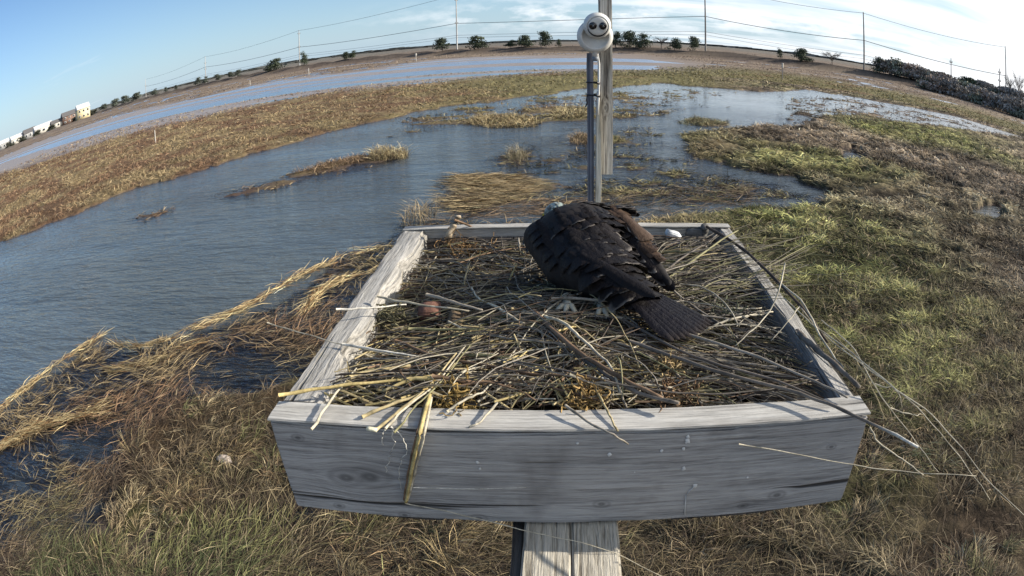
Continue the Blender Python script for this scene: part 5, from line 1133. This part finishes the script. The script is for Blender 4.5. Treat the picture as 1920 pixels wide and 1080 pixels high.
def feather(V, F, Cc, p, d, n, ln, wd, base, edge, lift=.0, curl=.12, pale=True):
    """one vane: 7 rows x 5 columns with a pale fringe round the tip"""
    d = d.normalized(); n = (n-d*n.dot(d)).normalized(); s = d.cross(n); b0 = len(V); rows, cols_ = 9, 7
    for i in range(rows):
        t = i/(rows-1); w = wd*(.45+.75*t-.2*t*t)*(1 if t < .72 else math.sqrt(max(0, 1-((t-.72)/.285)**2)))
        for j in range(cols_):
            u = (j/(cols_-1)-.5)*2
            q = p+d*ln*t+s*w*.5*u+n*(lift*math.sin(t*1.6)*ln-curl*ln*t*t*.5-abs(u)**2*w*.16+.0008)
            V.append(q); e = pale and (i >= rows-1 or (abs(u) > .9 and t > .6))
            k = .85+.3*abs(math.sin(j*2.3+i))*.4; Cc.append(tuple((edge if e else base)[z]*k for z in range(3)))
    for i in range(rows-1):
        for j in range(cols_-1): a = b0+i*cols_+j; F.append((a, a+1, a+cols_+1, a+cols_))
def featherset(name, items, parent=osp, label=None):
    V, F, Cc = [], [], []
    for it in items: feather(V, F, Cc, *it)
    me = npmesh(name, np.array([tuple(v) for v in V]), F, np.array(Cc), True); o = link(name, me, m_feath, parent)
    if label: o['label'] = label
    return o
rf = random.Random(9)
def jit(c, a, b): k = rf.uniform(a, b); return tuple(q*k for q in c)
def on_body(p, up=Vector((0, -.35, 1))):
    """drop a point on the body's upper skin"""
    o = p+up.normalized()*.4; hit = bvh.ray_cast(o, -up.normalized()); return hit
DK, MD, BR, ED = (.0105, .0088, .009), (.015, .0120, .0115), (.070, .045, .030), (.26, .23, .20)  # BR is a lighter brown with the sunlight of the right wing painted in
back = []
tdir = (tip-shoulder).normalized()
rows = 17
for i in range(rows):
    t = i/(rows-1)                                        # from the nape to the rump
    c = W(.035, 1.775, 0).lerp(W(.19, 1.385, 0), t); side = Vector((1, .42, 0)).normalized()
    hwid = .05+.12*math.sin(math.pi*min(1, t*1.25+.12)) if t < .75 else .085
    for k in range(-7, 8):
        u = (k+(.5 if i % 2 else 0))/7; q = c+side*hwid*u; hit = on_body(Vector((q.x, q.y, 0)))
        if hit[0] is None: continue
        pos, nor = hit[0], hit[1]
        if nor.z < .5: continue
        dd = (tdir+side*u*.22+Vector((rf.gauss(0, .04), rf.gauss(0, .04), 0))); sz = .024+.026*t
        col = jit((DK if rf.random() < .8 else MD), .85, 1.2); edge = tuple(q*.6 for q in ED) if rf.random() < .10 else tuple(x*1.15 for x in col)
        back.append((pos, dd, nor, sz*rf.uniform(1.1, 1.5), sz*rf.uniform(1.5, 1.9), col, edge, .0, .0))
featherset('back_feathers', list(reversed(back)))
def wing(name, a, b_, c3, n, side, base, l0, l1, w0, fan, edgep, label):
    items = []
    for i in range(n):
        t = i/(n-1); p = a.lerp(b_, t); hit = bvh.find_nearest(p)
        pos = hit[0]; nor = hit[1]
        if nor.z < 0: nor = Vector((side*.3, -.2, 1)).normalized()
        d = (c3-p).normalized()+Vector((side*fan*(t-.5), 0, 0)); items.append((pos+nor*(.002+.0008*i), d, nor.lerp(Vector((side*.15, -.3, .9)), .3), l0+(l1-l0)*t, w0, jit(base, .75, 1.3), ED if rf.random() < edgep else tuple(x*1.2 for x in base), .0, .05))
    return featherset(name, items, label=label)
# scapulars and coverts in three overlapping sweeps per wing, then the long flight feathers
wing('wing_coverts', W(-.045, 1.67, -.455), W(-.02, 1.53, -.50), W(.20, 1.36, -.57), 11, -1, DK, .085, .10, .042, .2, .25, 'dark coverts of the left wing')
wing('wing_coverts', W(.0, 1.66, -.43), W(.05, 1.50, -.49), W(.24, 1.36, -.56), 9, -1, DK, .09, .10, .05, .3, .5, None)
wing('wing_coverts', W(.08, 1.66, -.42), W(.13, 1.54, -.47), W(.26, 1.38, -.56), 8, 1, MD, .085, .10, .052, .3, .6, 'large scapular feathers with pale edges')
wing('wing_coverts', W(.165, 1.72, -.44), W(.215, 1.60, -.48), W(.31, 1.42, -.58), 20, 1, BR, .055, .07, .060, .5, .3, 'coverts of the right wing with sunlight put into their browner colour')
wing('flight_feathers', W(.00, 1.54, -.55), W(.10, 1.45, -.56), W(.29, 1.25, -.610), 8, -1, DK, .16, .20, .036, .10, .1, 'long dark flight feathers of the left wing')
wing('flight_feathers', W(.20, 1.60, -.51), W(.232, 1.50, -.555), W(.310, 1.36, -.615), 7, 1, MD, .10, .12, .034, .35, .3, 'drooping brown flight feathers of the right wing')
big = []
for (px, py, ln_, w_) in [(1078, 442, .055, .07), (1112, 430, .055, .07), (1100, 485, .06, .07), (1140, 470, .06, .07), (1130, 515, .075, .085), (1165, 495, .065, .07), (1160, 540, .07, .065), (1185, 465, .055, .06)]:
    dd_ = ray(px, py); hit = bvh.ray_cast(Vector((0, 0, CZ))-O, dd_)
    if hit[0] is None: continue
    nn = hit[1]; p_ = hit[0]+nn*.006-(tip-shoulder).normalized()*ln_*.5
    big.append((p_, (tip-shoulder).normalized()+Vector((rf.gauss(0, .12), rf.gauss(0, .08), 0)), nn, ln_, w_, jit(DK, .9, 1.3), ED if px in (1140, 1130, 1165, 1160) else tuple(x*1.2 for x in DK), .0, .22))
featherset('scapular_feathers', big, label='broad rounded back feathers with thin pale rims')
tail = []
for k in range(10):
    u = (k-4.5)/4.5; p = rump.lerp(tip, .12)+Vector((.35, .9, 0)).normalized()*0+Vector((.55, .45, 0)).normalized()*u*.022+Vector((0, 0, .010-.004*abs(u)))
    d = (tip-rump).normalized()+Vector((.62, .50, 0)).normalized()*u*.20; tail.append((p+Vector((0, 0, .010)), d, Vector((0, 0, 1)), .250-.016*abs(u), .036, jit((.012, .0105, .013), .8, 1.2), (.035, .026, .022), .0, .03))
featherset('tail_feathers', tail, label='dark fan of tail feathers lying on the sticks')
# pale ruffled nape, small grey tuft at the shoulder, white breast showing at the left
tufts = []
for k in range(26):
    p = W(.095+rf.gauss(0, .012), 1.765+rf.gauss(0, .02), -.44); hit = bvh.find_nearest(p); tufts.append((hit[0]+hit[1]*.002, Vector((rf.gauss(.3, .5), -1, rf.gauss(.1, .3))), hit[1], .034, .014, (.22, .22, .25), (.34, .34, .36), .1, .1))
featherset('nape_tuft', tufts, label='ruffled grey tuft on the nape')
tufts = []
for k in range(46):
    p = W(-.055+rf.gauss(0, .008), 1.67+rf.gauss(0, .016), -.535+rf.gauss(0, .010)); hit = bvh.find_nearest(p); tufts.append((hit[0]+hit[1]*.002, Vector((rf.gauss(-.1, .3), -.7, -.8)), hit[1], .026, .013, (.48, .50, .52), (.62, .64, .66), .1, .1))
featherset('breast_feathers', tufts, label='white breast feathers showing at the left side')
tufts = []
for k in range(60):
    p = W(.17+rf.gauss(0, .05), 1.735+rf.gauss(0, .02), -.44); hit = bvh.find_nearest(p); tufts.append((hit[0]+hit[1]*.001, Vector((.9, -.5+rf.gauss(0, .3), .05)), hit[1], .045, .02, jit(MD, .7, 1.4), ED, .12, .1))
featherset('shoulder_feathers', tufts, label='ruffled dark feathers of the far shoulder')
tufts = []
for k in range(90):
    d0 = Vector((rf.gauss(0, 1), rf.gauss(0, 1), abs(rf.gauss(0, 1)))).normalized(); hit = bvh.find_nearest(head+d0*.05); wt = rf.random() < .7
    cw = jit(((.36, .40, .37) if wt else (.16, .15, .13)), .6, 1.2); tufts.append((hit[0], Vector((.3+rf.gauss(0, .2), -1, -.1)), hit[1], .016, .008, cw, cw, .12, .1))
featherset('crown_feathers', tufts, label='streaked pale crown feathers')
tufts = []
for k in range(70):
    q = W(.165, 1.71, -.46).lerp(W(.262, 1.50, -.50), rf.random()); hit = bvh.find_nearest(q+Vector((rf.gauss(0, .02), 0, 0))); cw = jit(BR, .6, 1.3)
    tufts.append((hit[0]+hit[1]*.002, tdir+Vector((.25, 0, 0)), (hit[1]+Vector((0, 0, .4))).normalized(), .045, .030, cw, cw, .0, .05))
featherset('lesser_coverts', tufts, label='small coverts on the leading edge of the right wing, sunlight put into their brown')
# beak and eyes on the bowed head
hd = (W(-.02, 1.86, -.56)-head).normalized(); m_beak = plain('black horn', (.012, .012, .014), .3, .1, bmp=0)
bk = [head+hd*.040, head+hd*.058+Vector((0, 0, .002)), head+hd*.070+Vector((0, 0, -.006)), head+hd*.072+Vector((0, 0, -.018))]
link('beak', tubemesh('beak', [tuple(q) for q in bk], [.013, .011, .007, .0015], 10), m_beak, osp)
m_eye = plain('yellow eye', (.55, .38, .03), .1, .05, bmp=0)
for s in (-1, 1):
    c = head+hd*.020+hd.cross(Vector((0, 0, 1))).normalized()*s*.031+Vector((0, 0, .008)); bm = bmesh.new(); bmesh.ops.create_icosphere(bm, subdivisions=3, radius=.0065, matrix=Matrix.Translation(c)); link('eye', bmesh_to('eye', bm, True), m_eye, osp)
# white feathered shanks and pale feet with black talons
m_leg = plain('pale grey scaly skin', (.42, .39, .30), .6, .2, 60, bmp=.5); m_claw = plain('black talon', (.015, .013, .012), .25, .1, bmp=0)
def foot(fx, fy, top, toes, label):
    z = surf(*loc_of((fx, fy, 0))[:2])+RIM-CZ+.036; base = W(fx, fy, z)
    V, F = [], []; tube(V, F, [top, top.lerp(base, .55)+Vector((0, -.002, 0)), base+Vector((0, 0, .008))], [.016, .0095, .0085], 12)
    for (dx, dy, l) in toes:
        q = [base+Vector((0, 0, .006)), base+Vector((dx*l*.45, dy*l*.45, .010)), base+Vector((dx*l, dy*l, -.001))]; tube(V, F, q, [.0078, .0068, .0052], 8)
    me = bpy.data.meshes.new('foot'); me.from_pydata([tuple(v) for v in V], [], [tuple(dict.fromkeys(f)) for f in F]); me.polygons.foreach_set('use_smooth', np.ones(len(me.polygons), bool)); f = link('foot', me, m_leg, osp); f['label'] = label
    for (dx, dy, l) in toes:
        e = base+Vector((dx*l, dy*l, 0)); link('talon', tubemesh('talon', [tuple(e), tuple(e+Vector((dx*.010, dy*.010, .003))), tuple(e+Vector((dx*.017, dy*.017, -.008)))], [.0045, .0033, .0006], 7), m_claw, f)
foot(.036, 1.365, W(.036, 1.43, -.62), [(-.75, -.6, .040), (-.2, -.98, .040), (.45, -.85, .038), (-.3, .9, .030)], 'pale left foot with its shank')
foot(.114, 1.352, W(.108, 1.42, -.62), [(-.35, -.85, .042), (.25, -.95, .044), (.8, -.6, .042), (.1, .95, .030)], 'pale right foot spread on the sticks')
# orange shreds of prey between the sticks before the left foot
V, F, Cc = [], [], []
for k, (a_, b_) in enumerate([((1030, 602), (1052, 607)), ((1032, 608), (1058, 612)), ((1036, 612), (1056, 618)), ((1040, 600), (1050, 603)), ((1042, 616), (1050, 626))]):
    p, q = wpt(bp(*a_, z=.006)), wpt(bp(*b_, z=.003)); tube(V, F, [p, p.lerp(q, .5)+Vector((0, 0, .004)), q], [.0022, .0030, .0012], 6, Cc, (.75, .32, .03) if k != 4 else (.55, .06, .02))
me = bpy.data.meshes.new('prey_shreds'); me.from_pydata([tuple(v) for v in V], [], [tuple(dict.fromkeys(f)) for f in F]); a = me.color_attributes.new('Col', 'FLOAT_COLOR', 'POINT')
c4 = np.ones((len(V), 4), np.float32); c4[:, :3] = np.array(Cc); a.data.foreach_set('color', c4.ravel()); tag(link('prey_shreds', me, m_stick), 'bright orange shreds lying before the left foot of the bird', 'food scrap')
print('objects', len(bpy.data.objects))
